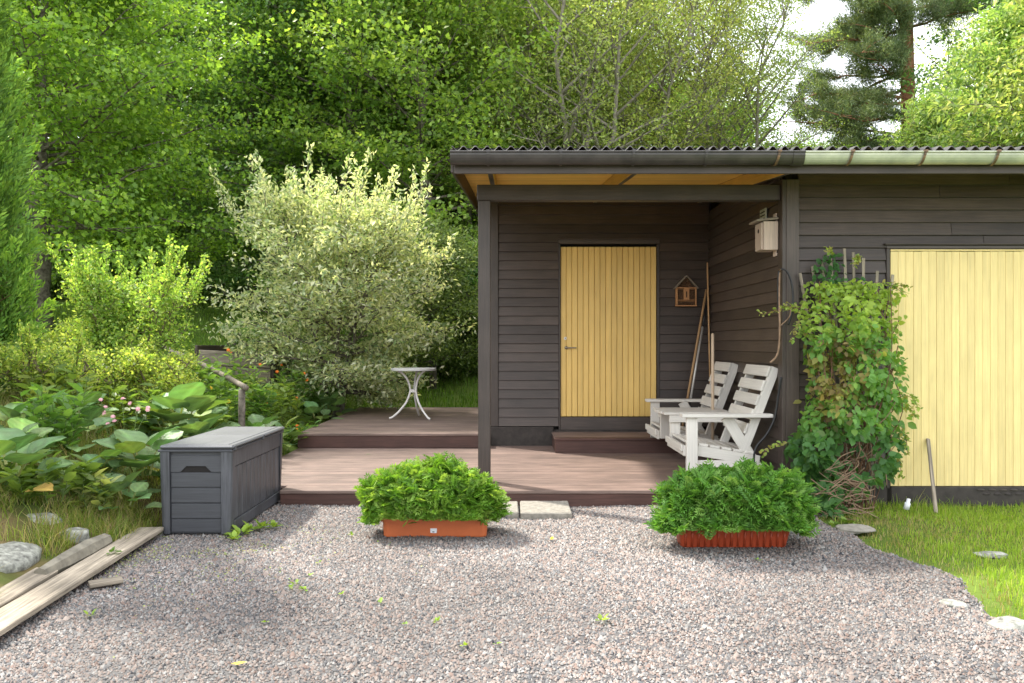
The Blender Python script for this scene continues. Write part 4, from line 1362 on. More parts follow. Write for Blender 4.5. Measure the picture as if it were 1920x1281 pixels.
rb = thing('raised_bed', (-3.9, 12, .6), 'old brown plank raised bed on the garden slope', 'raised bed')
for zz in (.76, .98):
    board('bed_plank', (-4.45, -3.42), (11.40, 11.44), (zz, zz + .21), M['grey_x'], rb, .006, (0, .05, 0))
    board('bed_plank', (-4.45, -3.42), (12.56, 12.60), (zz + .16, zz + .37), M['brown_x'], rb, .006)
    board('bed_plank', (-4.50, -4.46), (11.40, 12.60), (zz + .10, zz + .30), M['brown_y'], rb, .006)
    board('bed_plank', (-3.41, -3.37), (11.40, 12.60), (zz + .06, zz + .27), M['brown_y'], rb, .006)
board('bed_soil', (-4.45, -3.42), (11.45, 12.55), (.6, 1.10), M['soil'], rb, 0)
ws = link('garden_stake', (lambda m_: m_.mesh('garden_stake'))(MB().tube([(0, 0, 0), (.01, 0, .62)], .016, 6)), M['birch'], None, (px(437, 660, 13.4)[0], 13.4, Tz(px(437, 660, 13.4)[0], 13.4) - .05), label='short pale stake standing behind the raised bed', cat='stake')

rr = random.Random(9)
beam('edge_board', (-2.27, 3.15, .045), (-2.425, 5.40, .050), .165, .030, M['grey_z'], None, .004, side=(0, 0, 1))
tag(C.objects['edge_board'], 'long weathered plank lying along the gravel edge', 'plank')
beam('old_plank', (-2.43, 3.3, .055), (-2.52, 4.35, .065), .12, .030, M['grey_z'], None, .004, side=(.15, 0, 1))
tag(C.objects['old_plank'], 'mossy half buried plank behind the long edge plank', 'plank')
beam('board_offcut', (-2.235, 4.24, .024), (-2.10, 4.33, .026), .085, .022, M['grey_z'], None, .003, side=(0, 0, 1))
tag(C.objects['board_offcut'], 'short wood offcut lying on gravel beside the edge plank', 'plank')
m = MB()
pts = [(0, 0, 0), (-.015, .25, -.005), (-.02, .5, 0), (-.015, .72, .005)]
m.tube(pts, [.035, .055, .060, .045], 7)
link('split_log', m.mesh('split_log'), M['bark_pale'], None, (-2.50, 4.25, .075), label='grey split log rotting behind the edge plank', cat='log')


def rock(name, c, s, seed, label, group=None, mat='rock'):
    q = random.Random(seed)
    import bmesh
    bm = bmesh.new()
    bmesh.ops.create_icosphere(bm, subdivisions=3, radius=1)
    ph = [q.uniform(0, 6) for _ in range(6)]
    for v in bm.verts:
        d = v.co.normalized()
        k_ = 1 + .16 * math.sin(2.3 * d.x + ph[0]) * math.sin(2.9 * d.y + ph[1]) + .10 * math.sin(5 * d.z + ph[2] + 3 * d.x) + .07 * math.sin(8 * d.y + ph[3]) * math.sin(7 * d.x + ph[4])
        co = d * k_
        for ax in range(3):
            co[ax] = math.copysign(abs(co[ax]) ** .8, co[ax])
        v.co = Vector((co.x * s[0], co.y * s[1], co.z * s[2]))
    me = bpy.data.meshes.new(name); bm.to_mesh(me); bm.free()
    me.polygons.foreach_set('use_smooth', [True] * len(me.polygons))
    return link(name, me, M[mat], None, c, (0, 0, q.uniform(-.4, .4)), label=label, cat='rock', group=group)


rock('boulder', (-2.79, 4.38, .09), (.16, .20, .10), 1, 'largest lichened grey boulder in the bank beside the edge plank')
rock('boulder', (-2.93, 4.95, .195), (.12, .10, .06), 2, 'pale rounded boulder in grass above the largest boulder')
rock('boulder', (-2.68, 4.92, .12), (.08, .08, .05), 3, 'small pale stone in dry grass between split log and boulder')
rock('flat_rock', (2.31, 3.70, -.012), (.095, .075, .036), 4, 'larger pale flat rock at the edge of the right lawn', mat='rock')
rock('flat_rock', (2.22, 4.02, -.014), (.07, .055, .022), 5, 'smaller mossy flat rock sunk in the gravel beside the lawn')
rock('flat_rock', (2.93, 4.88, .012), (.10, .05, .018), 6, 'flat grey stone showing through the lawn')
rock('flat_rock', (2.42, 5.62, .0), (.14, .10, .022), 8, 'dark flat slate lying where trellis bed meets lawn', mat='slab')
rock('pale_block', (-5.08, 9.0, Tz(-5.08, 9.0) + .06), (.13, .12, .12), 7, 'pale grey block half hidden behind the yellow shrub')
# ================================================================== grass and weeds
def blades(name, x, y, z, h, w, cols, seed, lean=.45, **kw):
    r = np.random.default_rng(seed); n = len(x)
    a = r.uniform(0, 6.28, n); ln = h * lean * r.uniform(.2, 1.4, n)
    dx, dy = np.cos(a), np.sin(a)
    b = r.uniform(0, 6.28, n); sx, sy = np.cos(b) * w / 2, np.sin(b) * w / 2
    V = np.empty((n, 5, 3))
    V[:, 0] = np.stack([x - sx, y - sy, z - .005], -1); V[:, 1] = np.stack([x + sx, y + sy, z - .005], -1)
    mx, my, mz = x + dx * ln * .3, y + dy * ln * .3, z + h * .6
    V[:, 2] = np.stack([mx - sx * .8, my - sy * .8, mz], -1); V[:, 3] = np.stack([mx + sx * .8, my + sy * .8, mz], -1)
    V[:, 4] = np.stack([x + dx * ln, y + dy * ln, z + h * r.uniform(.85, 1.1, n)], -1)
    Fc = (np.array([(0, 1, 3), (0, 3, 2), (2, 3, 4)])[None] + (np.arange(n) * 5)[:, None, None]).reshape(-1, 3)
    return link(name, arr_mesh(name, V.reshape(-1, 3), Fc, np.repeat(cols, 5, 0)), M['grassm'], kind='stuff', **kw)


r = np.random.default_rng(31)
GP = [(.27, .41, .045), (.33, .47, .06), (.21, .34, .035), (.40, .50, .10), (.46, .42, .18)]
# lawn on the right
n = 80000
x = r.uniform(2.1, 6.2, n); y = r.uniform(2.4, 6.76, n)
d = -gedge(x, y)
dry = np.exp(-((x - 2.75) ** 2 / .25 + (y - 5.75) ** 2 / .3)) + .7 * np.exp(-((x - 2.45) ** 2 / .02)) + .25 * np.clip(fbm(x, y, 2.2, 7), 0, 1)
keep = (r.random(n) < np.clip(.10 + d * 4.5, 0, 1)) & (r.random(n) < 1 - .55 * np.clip(dry, 0, 1)) & ~((x < 2.46) & (y > 6.35))
keep &= ~((x - 2.93) ** 2 / .018 + (y - 4.88) ** 2 / .006 < 1)
keep &= ~((x - 2.31) ** 2 / .013 + (y - 3.70) ** 2 / .009 < 1)
x, y, d, dry = x[keep], y[keep], d[keep], dry[keep]; n = len(x)
c = leaf_cols(r, n, GP, [.3, .3, .2, .14, .06])
sel = r.random(n) < np.clip(dry * .75, 0, .85)
c[sel] = leaf_cols(r, sel.sum(), [(.34, .29, .13), (.40, .33, .17), (.26, .27, .08)])
h = np.clip(r.normal(.029, .012, n), .010, .08) * (1 + .5 * np.clip(fbm(x, y, 3, 9), -.5, 1)) * np.clip(.6 + d * 2, .6, 1)
h = np.where((y > 6.5) & (r.random(n) < .18), h * 2.0, h)
blades('lawn_grass', x, y, T(x, y), h, .0048, c, 1, label='short green lawn grass before the garage door', cat='grass')
# garden lawn on the slope behind
n = 38000
x = r.uniform(-11.5, .3, n); y = r.uniform(12.95, 23.5, n)
keep = ~((x > -.5) & (y < 13.0))
x, y = x[keep], y[keep]; n = len(x)
c = leaf_cols(r, n, [(.13, .24, .03), (.17, .29, .035), (.10, .19, .03)])
h = np.clip(r.normal(.075, .03, n), .03, .2)
h = np.where(y < 13.9, h * 1.6, h)
blades('slope_grass', x, y, T(x, y), h, .016, c, 2, label='shaded mown grass on the slope behind the upper deck', cat='grass')
# bank on the left: dry and green tufts
n = 95000
x = -2.46 - r.beta(1, 1.6, n) * 2.6; y = r.uniform(2.6, 9.0, n)
cl = fbm(x, y, 3.5, 12)
keep = (cl + r.normal(0, .5, n) > -.35) & ~((x + 2.72) ** 2 / .040 + (y - 4.32) ** 2 / .056 < 1) & ~((x + 2.92) ** 2 / .022 + (y - 4.95) ** 2 / .017 < 1) & ~((x + 2.66) ** 2 / .008 + (y - 4.92) ** 2 / .008 < 1) & ~((x > -2.62) & (y > 3.9) & (y < 5.0))
x, y = x[keep], y[keep]; n = len(x)
c = leaf_cols(r, n, [(.20, .28, .04), (.28, .34, .07), (.42, .36, .17), (.36, .29, .14), (.15, .23, .04)], [.27, .24, .2, .13, .16])
h = np.clip(r.normal(.07, .04, n), .015, .28) * (1 + .6 * np.clip(fbm(x, y, 2, 15), 0, 1))
blades('bank_grass', x, y, T(x, y), h, .0045, c, 3, .9, label='dry and green tufted grass on the stony bank', cat='grass')
# moss and seedlings creeping over the gravel by the box
n = 1500
x = np.clip(-2.32 + np.abs(r.normal(0, .55, n)), -2.34, -.4); y = 5.0 + r.normal(0, .45, n)
keep = (fbm(x, y, 5, 2) > -.1) & (y < 6.4) & ~((x < -1.87) & (y > 5.39))
x, y = x[keep], y[keep]; n = len(x)
P = np.stack([x, y, gz(x, y) + .012 + r.uniform(0, .008, n)], -1)
D = unit(np.stack([r.normal(0, 1, n), r.normal(0, 1, n), r.uniform(.1, .6, n)], -1))
link('moss_specks', leaf_mesh('moss_specks', P, D, unit(r.normal(0, .3, (n, 3)) + np.array([0, 0, 1])), r.uniform(.007, .018, n), r.uniform(.006, .012, n), leaf_cols(r, n, [(.34, .40, .12), (.26, .36, .08), (.42, .42, .20)])), M['leaf_soft'], kind='stuff', label='pale green seedlings and moss creeping over gravel by the box', cat='moss')


def rosette(r, n, L, up=.5):
    a = r.uniform(0, 6.28, n); e = r.uniform(.15, 1.1, n) * up
    D = np.stack([np.cos(a) * np.cos(e), np.sin(a) * np.cos(e), np.sin(e)], -1)
    Nn = unit(np.array([0, 0, 1.0]) - D * D[:, 2:3])
    return D, Nn, L * r.uniform(.6, 1.2, n)


def weed(xy, size, nl, label, group, seed, pal=((.28, .40, .06), (.22, .36, .05)), zf=None, stemh=.4):
    r = np.random.default_rng(seed)
    D, Nn, L = rosette(r, nl, size, .9)
    P = D * (L * .35)[:, None] * np.array([1, 1, stemh]) + np.array([0, 0, .004])
    c = leaf_cols(r, nl, pal)
    z = float(gz(np.array(xy[0]), np.array(xy[1]))) + .004 if zf is None else zf
    o = link('weed', leaf_mesh('weed', P, D, Nn, L, L * .7, c, TM_OVATE), M['leaf_soft'], None, (xy[0], xy[1], z), label=label, cat='weed', group=group)
    return o


def gp(x, y):
    k = HC / (y - Y0)
    return ((x - X0) * k, F * k)


for i, (xx, yy, s) in enumerate([(1128, 1168, .035), (872, 1218, .022), (820, 1168, .022), (712, 1135, .026), (640, 1120, .022), (760, 1176, .016), (930, 1212, .018), (498, 1172, .018), (580, 1085, .02), (660, 1005, .025), (1422, 1052, .022), (598, 1058, .018), (168, 1155, .03)]):
    weed(gp(xx, yy), s, 6, 'tiny lone green seedling growing in the open gravel', 'seedlings in the gravel', 100 + i)
for i, (xx, yy, s) in enumerate([(555, 1100, .03), (572, 1112, .03), (545, 1108, .024)]):
    weed(gp(xx, yy), s, 7, 'small light green seedling in a close trio on the gravel', 'trio of seedlings', 120 + i)
for i, (xx, yy, s) in enumerate([(452, 998, .075), (470, 990, .06), (492, 985, .06), (440, 1008, .05), (512, 985, .05)]):
    x_, y_ = gp(xx, yy + 6)
    weed((max(x_, -1.84), y_), s, 14, 'bright green weed growing along the side of the storage box', 'weeds beside the box', 140 + i, stemh=1.2)
for i, (xx, yy, s) in enumerate([(1270, 998, .05), (1590, 975, .07), (1612, 985, .06), (1580, 960, .07), (1645, 965, .06), (1560, 985, .05)][1:]):
    x_, y_ = gp(xx, yy)
    weed((x_, y_), s, 14, 'low broad leaved weed between the trellis foot and the lawn', 'weeds at the trellis foot', 150 + i, ((.12, .22, .04), (.18, .28, .05)), stemh=1.0)
# creeper over the edge plank
weed((-2.36, 4.72, .07), .055, 7, 'round leaved green creeper lying across the edge plank', None, 170, ((.14, .27, .06),), .065)
# yellow fallen leaf
m = MB(); m.add([(-.03, 0, 0), (0, .012, .004), (.035, .002, .006), (0, -.012, .002)], [(0, 1, 2), (0, 2, 3)])
link('fallen_leaf', m.mesh('fallen_leaf'), M['petal_y'], None, (*gp(447, 1252), .016), label='curled yellow leaf fallen on the gravel', cat='leaf')

for i, (xx, yy, zz, lab) in enumerate([(690, 852, DZ + .004, 'pale green leaf dropped on the lower deck boards'), (1035, 1010, .016, 'pale yellow leaf fallen on gravel before the wide slab'), (700, 838, DZ + .004, 'brown crumpled leaf against the upper deck step')]):
    k_ = (HC - zz) / (yy - Y0)
    o = link('fallen_leaf', m.mesh('fallen_leaf'), [M['stem'], M['petal_y'], M['twig']][i], None, ((xx - X0) * k_, F * k_, zz), (0, 0, i * 1.3), label=lab, cat='leaf')
# ================================================================== bergenias: big round leaves, one by one
def berg_leaf(seed, colr):
    r = random.Random(seed)
    nu, nv = 8, 7
    V = []; Cc = []
    for i in range(nu):
        u = i / (nu - 1)
        w = .40 * max(.05, math.sin(math.pi * (u ** .72) * .97 + .03)) ** .55
        if i == nu - 1:
            w = .10
        for j in range(nv):
            v = -1 + 2 * j / (nv - 1)
            x = .30 + .78 * u - .05 * v * v
            y = w * v
            zz = .14 + .10 * u - .26 * u * u + .11 * v * v * (1 - .3 * u) + .020 * math.sin(9 * u + 4 * v + r.uniform(0, .5)) * abs(v) - .018 * math.cos(14 * u) * (.2 + abs(v)) * .5
            V.append((x, y, zz))
            lt = 1.45 if j == nv // 2 else ((1.12 if (i + abs(j - nv // 2)) % 2 else .93) if abs(v) < .9 else .9)
            Cc.append([c * lt * r.uniform(.92, 1.08) for c in colr])
    Fc = [(i * nv + j, i * nv + j + 1, (i + 1) * nv + j + 1, (i + 1) * nv + j) for i in range(nu - 1) for j in range(nv - 1)]
    o = len(V)
    for (x, zz, w) in ((0, 0, .026), (.18, .085, .022), (.33, .145, .020)):
        V += [(x, -w, zz), (x, w, zz)]
        Cc += [(.20, .22, .06)] * 2
    Fc += [(o, o + 1, o + 3, o + 2), (o + 2, o + 3, o + 5, o + 4)]
    me = arr_mesh('leaf', V, Fc, np.array(Cc), True)
    me.materials.append(M['leaf_big'])
    return me


BL = [berg_leaf(i, c) for i, c in enumerate([(.12, .22, .075), (.15, .26, .085), (.10, .19, .07), (.22, .34, .07)])]
BRED = berg_leaf(9, (.42, .05, .04)); BYEL = berg_leaf(10, (.45, .30, .05))


def bergenia(x, y, n, L, seed, label, spread=.16, group='bergenia clumps in the garden bed', special=(), z=None):
    r = random.Random(seed)
    z0 = Tz(x, y) if z is None else z
    e = thing('bergenia', (x, y, z0 - .02), label, 'plant', group)
    for i in range(n):
        a = 2.399 * i + r.uniform(-.4, .4)
        rad = spread * math.sqrt((i + .5) / n)
        s = L * r.uniform(.7, 1.2)
        el = 1.0 - 1.0 * ((i + .5) / n) ** .8 + r.uniform(-.15, .2)
        if i in special:
            me = special[i]
        else:
            me = BL[r.choice([0, 0, 1, 1, 2, 3])]
        hgt = .06 + .36 * (1 - (i + .5) / n) * L / .22
        o = link('leaf', me, None, e, (x + rad * math.cos(a) * .7, y + rad * math.sin(a) * .7, z0 + hgt * .6))
        o.rotation_euler = (r.uniform(-.35, .35), -el * .75 - .15, a)
        s *= 1.0
        o.scale = (s, s * r.uniform(1.0, 1.3), s)
    return e


bergenia(-2.98, 7.15, 26, .32, 1, 'largest bergenia clump with huge round leaves behind the storage box', .34)
bergenia(-2.70, 6.95, 16, .28, 12, 'bergenia clump crowding the back of the storage box', .22)
bergenia(-2.74, 5.95, 20, .26, 2, 'bergenia clump pressed against the left side of the storage box', .22)
bergenia(-2.62, 5.45, 10, .19, 13, 'small bergenia clump at the near corner of the storage box', .14)
bergenia(-3.10, 4.95, 15, .24, 3, 'bergenia clump in the bank above the pale boulder, one leaf yellow', .22, special={13: BYEL})
bergenia(-2.66, 8.55, 16, .24, 4, 'bergenia clump by the handrail post with one red leaf', .24, special={12: BRED})
bergenia(-2.54, 8.95, 12, .22, 5, 'bergenia clump hanging over the upper deck step', .16)
bergenia(-2.62, 11.45, 14, .27, 6, 'bergenia clump at the foot of the variegated tree', .28)
bergenia(-2.60, 10.75, 12, .24, 7, 'bergenia clump beside the upper deck near orange flowers', .22)
bergenia(-2.90, 5.65, 8, .15, 8, 'youngest bergenia clump, few small leaves in the bank grass', .16)
bergenia(-3.35, 5.45, 16, .21, 15, 'bergenia clump in the tufted grass above the split log')
bergenia(-3.62, 6.75, 16, .22, 16, 'bergenia clump at the front foot of the low yellow green shrub')
bergenia(-2.62, 6.35, 12, .22, 17, 'bergenia leaves filling the gap along the box wall')
bergenia(-3.65, 5.9, 14, .22, 18, 'bergenia clump beside the tall lily stems')
bergenia(-2.95, 7.75, 14, .24, 19, 'bergenia clump between the largest clump and the rail post')
bergenia(-3.3, 6.2, 12, .2, 14, 'bergenia clump below the yellow shrub in deep shade', .22)


# ================================================================== perennials with flowers
def perennial(name, x, y, H, ns, L, pal, label, seed, spread=.12, aspect=.22, flowers=(), fmat=None, per=16, cat='plant', group=None, fs=.022, lean=.35, stemmat='stem'):
    r = np.random.default_rng(seed)
    z0 = Tz(x, y) - .01
    e = thing(name, (x, y, z0), label, cat, group)
    m = MB(); P = []; D = []; ends = []
    for i in range(ns):
        a = r.uniform(0, 6.28); rr = spread * math.sqrt(r.random()); h = H * r.uniform(.7, 1.1)
        b = np.array([rr * math.cos(a), rr * math.sin(a), 0]); t = b + np.array([math.cos(a) * h * lean * r.random(), math.sin(a) * h * lean * r.random(), h])
        mid = (b + t) / 2 + r.normal(0, .02, 3)
        m.tube([b, mid, t], [.004, .003, .002], 4, False); ends.append(t)
        for q in range(per):
            s = .15 + .85 * q / per
            pp = b * (1 - s) ** 2 + 2 * mid * s * (1 - s) + t * s * s
            aa = q * 2.4 + i
            P.append(pp); D.append((math.cos(aa), math.sin(aa), r.uniform(.1, .9)))
    P = np.array(P); D = unit(np.array(D)); n = len(P)
    Ls = L * r.uniform(.6, 1.2, n)
    Nn = unit(np.array([0, 0, 1.0]) + r.normal(0, .3, (n, 3)))
    link('stems', m.mesh('stems', True), M[stemmat], e, (x, y, z0))
    link('foliage', leaf_mesh('foliage', P, D, Nn, Ls, Ls * aspect * 1.6, leaf_cols(r, n, pal), TM_OVATE), M['leaf'], e, (x, y, z0), kind='stuff')
    for i in range(flowers if isinstance(flowers, int) else 0):
        t = ends[i % len(ends)] + (r.normal(0, .03, 3) if i >= len(ends) else 0)
        b = MB(); np_ = 9
        for lay, (r1, zz) in enumerate(((fs, .0), (fs * .7, fs * .35))):
            for a in range(np_):
                t0 = 2 * math.pi * (a + lay * .5) / np_
                c1, s1 = math.cos(t0), math.sin(t0); c2, s2 = math.cos(t0 + .3), math.sin(t0 + .3); c3, s3 = math.cos(t0 - .3), math.sin(t0 - .3)
                b.add([(0, 0, zz * .6), (r1 * .7 * c3, r1 * .7 * s3, zz + .003), (r1 * c1, r1 * s1, zz), (r1 * .7 * c2, r1 * .7 * s2, zz + .003)], [(0, 1, 2, 3)])
        o = link('flower', b.mesh('flower'), fmat, e, (x + t[0], y + t[1], z0 + t[2] + .003))
        o.rotation_euler = (r.uniform(.3, 1.0), r.uniform(-.5, .5), 0)
    return e


LG = [(.15, .28, .04), (.20, .34, .055), (.11, .22, .03)]
YG = [(.24, .34, .05), (.18, .30, .05), (.30, .38, .08)]
for i, (x, y, h, nf, lab) in enumerate([
        (-2.85, 10.1, .55, 4, 'orange flowered marigold clump beside the upper deck edge'),
        (-3.05, 10.9, .72, 4, 'tall orange flowered clump below the variegated tree'),
        (-3.35, 9.9, .85, 3, 'tall orange flowered clump between handrail and raised bed'),
        (-2.60, 9.75, .32, 2, 'low orange flower leaning over the upper deck boards')]):
    perennial('orange_flower_plant', x, y, h * .85, 9, .12, LG + YG[:1], lab, 200 + i, .18, .22, nf, M['petal_o'], group='orange flowers in the bed', fs=.026)
for i, (x, y, h, lab) in enumerate([(-2.92, 7.95, .42, 'yellow daisy plant just left of the handrail post'), (-3.05, 8.5, .48, 'yellow daisy plant under the handrail'), (-2.77, 7.7, .40, 'single yellow daisy close to the box lid')]):
    perennial('yellow_daisy', x, y, h, 5, .09, LG, lab, 220 + i, .08, .3, 1, M['petal_y'], group='yellow daisies', fs=.036)
for i, (x, y, h, lab) in enumerate([(-3.05, 6.25, .42, 'pink flower spike rising among bergenia leaves by the box'), (-3.2, 6.45, .46, 'pink flower heads before the largest bergenia clump')]):
    perennial('pink_flower_plant', x, y, h, 4, .06, LG, lab, 230 + i, .08, .3, 7, M['petal_p'], group='pink flowers', fs=.020, per=4)
FP = [(-3.45, 6.0, .55, 'tall lance leaved lily stems below the yellow shrub', LG), (-2.95, 9.1, .55, 'dense leafy clump on the slope above the handrail post', LG), (-3.3, 8.5, .6, 'leafy clump crossed by the handrail', LG), (-3.2, 10.5, .45, 'light green leafy clump beside the raised bed', YG),
      (-3.7, 10.7, .34, 'leafy clump spilling before the raised bed planks', LG), (-2.85, 11.7, .6, 'tall leafy clump beside the trunk of the variegated tree', LG), (-3.6, 9.3, .6, 'bushy green clump under the middle of the handrail', LG), (-4.1, 10.2, .42, 'yellow green clump beside the upper part of the handrail', YG),
      (-2.78, 5.36, .26, 'variegated cream and green sprig near the box foot', [(.45, .48, .16), (.30, .40, .10)]), (-4.6, 10.9, .36, 'yellow green leafy plant at the corner of the raised bed', YG), (-3.0, 9.7, .5, 'soft green leafy clump above the upper deck corner', LG),
      (-3.05, 5.25, .24, 'low leafy herb growing among the bank grass', LG), (-3.9, 7.0, .5, 'bright leafy clump before the low yellow green shrub', YG), (-3.45, 7.4, .5, 'dense leafy clump behind the pink flowers', LG),
      (-4.0, 12.0, .5, 'leafy vegetables growing inside the raised bed', LG)]
for i, (x, y, h, lab, pal) in enumerate(FP):
    perennial('leafy_perennial', x, y, h, 16 if i not in (8,) else 5, .13 if i not in (8,) else .11, pal, lab, 240 + i, .24 if i not in (8,) else .06, .30, per=15, group='leafy perennials in the bed')
C.objects[[o.name for o in C.objects if o.get('label') == FP[14][3]][0]].location.z = 1.10


# ================================================================== shrubs
def shrub(name, x, y, label, cat, seed, mat='leaf', bark='stem_olive', sink=.03, **kw):
    return make_tree(name, (x, y, Tz(x, y) - sink), tree_parts(seed, **kw), M[bark], label, cat, leafmat=mat, trunk='stems', crown='foliage')


YEL = [(.36, .48, .06), (.29, .43, .06), (.48, .55, .12), (.22, .36, .05)]
shrub('golden_privet', -4.05, 8.6, 'tall yellow green small leaved shrub with spiky shoots', 'shrub', 41, H=1.25, R=.44, tr=.03, nb=120, ntw=5, per=18, L=.040, pal=YEL, base=.08, aspect=.62, up=.35, sig=.055, sigz=.055, rise=(.4, 1.1), stems=12, spread=.50, twr=.42, shoots=46, shlen=.42)
shrub('golden_privet', -4.25, 7.55, 'low spreading yellow green shrub between conifer and bergenias', 'shrub', 42, H=.50, R=.34, tr=.02, nb=110, ntw=5, per=18, L=.034, pal=YEL + [(.10, .20, .03)], base=.05, aspect=.62, up=.4, sig=.06, sigz=.05, rise=(.2, .9), stems=12, spread=.75, twr=.45, shoots=30, shlen=.25)
shrub('golden_privet', -3.5, 8.0, 'small yellow green shrub touching the handrail', 'shrub', 43, H=.65, R=.30, tr=.015, nb=60, ntw=4, per=16, L=.034, pal=YEL, base=.05, aspect=.62, up=.4, sig=.05, sigz=.05, rise=(.2, .9), stems=8, spread=.4, twr=.45)
shrub('golden_privet', -5.3, 9.4, 'yellow green shrub rising beside the conifer', 'shrub', 44, H=.6, R=.25, tr=.012, nb=40, ntw=4, per=14, L=.036, pal=YEL, base=.05, aspect=.62, up=.4, sig=.06, sigz=.06, rise=(.3, 1.0), stems=8, spread=.35, twr=.45)

VAR = [(.58, .60, .40), (.47, .53, .33), (.33, .42, .23), (.20, .30, .13), (.66, .67, .52)]
make_tree('variegated_maple', (-2.62, 12.05, Tz(-2.62, 12.05) - .05), tree_parts(51, H=2.95, R=1.52, tr=.075, nb=84, ntw=8, per=27, L=.080, pal=VAR, w=[.24, .28, .22, .14, .12], base=.20, aspect=.42, up=.45, sig=.115, sigz=.075, rise=(-.15, 1.05), stems=4, spread=.85, twr=.42,
          shoots=60, shlen=.5, prof=lambda t: math.sin(math.pi * (.20 + .72 * t)) ** 1.0), M['bark'], 'cream variegated small tree standing left of the upper deck', 'tree', leafmat='leaf')
make_tree('green_shrub_tree', (-1.42, 14.7, Tz(-1.42, 14.7) - .05), tree_parts(52, H=2.6, R=1.15, tr=.07, nb=60, ntw=8, per=27, L=.065, pal=[(.16, .28, .06), (.22, .35, .09), (.11, .21, .05), (.30, .42, .13)], base=.14, aspect=.6, up=.5, sig=.13, sigz=.09, rise=(-.1, 1.0), stems=3, spread=.4, twr=.42,
          prof=lambda t: math.sin(math.pi * (.28 + .62 * t)) ** .8), M['bark'], 'rounded green shrubby tree behind the upper deck beside the shed', 'tree')

# conifer on the left
r = np.random.default_rng(61)
tx, ty = -5.48, 7.3
tz = Tz(tx, ty)
thj = thing('thuja_conifer', (tx, ty, tz - .05), 'dense green columnar conifer beside the yellow green shrubs', 'conifer')
Ht = 6.2
nf = 1500
per = 90
n = nf * per


def thr(h):
    return .98 * np.clip(1 - h ** 1.9, 0, 1) ** .7 * np.clip(.75 + h * 2.5, 0, 1)


fh = r.random(nf); fa = r.uniform(0, 6.28, nf)
fr_ = thr(fh) * r.uniform(.72, 1.0, nf) * (1 + .10 * np.sin(3 * fa + 7 * fh) * np.sin(11 * fh))
fc = np.stack([np.cos(fa) * fr_, np.sin(fa) * fr_, fh * Ht * .96 + .05], -1)
fd = unit(np.stack([np.cos(fa) * .5, np.sin(fa) * .5, np.full(nf, 1.0)], -1) + r.normal(0, .16, (nf, 3)))
ftan = unit(np.cross(fd, r.normal(0, 1, (nf, 3))))
P = np.repeat(fc, per, 0); Dm = np.repeat(fd, per, 0); Tn = np.repeat(ftan, per, 0)
u = r.random(n); fl = np.repeat(r.uniform(.30, .55, nf), per)
side = r.uniform(-1, 1, n) * .12 * np.clip(1.15 - u, .1, 1)
P = P + Dm * ((u - .55) * fl)[:, None] + Tn * side[:, None] + r.normal(0, .012, (n, 3))
D = unit(Dm + Tn * (np.sign(side) * .55)[:, None] + r.normal(0, .12, (n, 3)))
Nn = unit(np.cross(Dm, Tn) + r.normal(0, .25, (n, 3)))
L = .060 * r.uniform(.6, 1.3, n)
c = leaf_cols(r, n, [(.15, .31, .05), (.20, .36, .06), (.11, .24, .05)], [.4, .35, .25], .15) * np.repeat(r.uniform(.72, 1.28, (nf, 1)), per, 0)
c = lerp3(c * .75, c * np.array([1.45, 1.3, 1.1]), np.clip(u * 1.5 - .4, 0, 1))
# inner foliage closes the column
n2 = 16000
h2 = r.random(n2); a2 = r.uniform(0, 6.28, n2); r2 = thr(h2) * .68
P2 = np.stack([np.cos(a2) * r2, np.sin(a2) * r2, h2 * Ht * .94], -1)
D2 = unit(np.stack([np.cos(a2) * .3, np.sin(a2) * .3, np.ones(n2)], -1) + r.normal(0, .3, (n2, 3)))
N2 = unit(np.stack([np.cos(a2), np.sin(a2), np.zeros(n2)], -1) + r.normal(0, .3, (n2, 3)))
P = np.concatenate([P, P2]); D = np.concatenate([D, D2]); Nn = np.concatenate([Nn, N2]); L = np.concatenate([L, np.full(n2, .13)])
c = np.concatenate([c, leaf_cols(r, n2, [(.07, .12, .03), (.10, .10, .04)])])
W = np.concatenate([L[:n] * .34, np.full(n2, .07)])
link('foliage', leaf_mesh('foliage', P, D, Nn, L, W, c), M['needle'], thj, (tx, ty, tz - .05))
m = MB(); m.tube([(0, 0, 0), (0, 0, 3), (0, 0, Ht * .9)], [.10, .07, .01], 8)
for i in range(0, nf, 3):
    m.tube([(fc[i, 0] * .1, fc[i, 1] * .1, max(.05, fc[i, 2] - .45)), tuple(fc[i])], [.012, .004], 3, False)
link('trunk', m.mesh('trunk', True), M['redtwig'], thj, (tx, ty, tz - .05))

# ================================================================== trees behind
# big-leaved lime overhanging the garden on the left
LIME = [(.17, .34, .025), (.23, .42, .03), (.12, .26, .022), (.32, .50, .045)]
make_tree('lime_tree', (-9.0, 15.2, Tz(-9.0, 15.2) - .1), tree_parts(71, H=7.6, R=3.8, tr=.26, nb=100, ntw=9, per=44, L=.094, pal=LIME, w=[.35, .28, .27, .10], base=.24, aspect=.85, up=.55, sig=.26, sigz=.10, rise=(-.12, .9), spread=.3, droop=.4, twr=.32, tm=TM_DIAMOND, brk=.55,
          prof=lambda t: math.sin(math.pi * (.30 + .60 * t)) ** .7), M['bark'], 'big leaved lime tree overhanging the garden lawn behind the conifer')

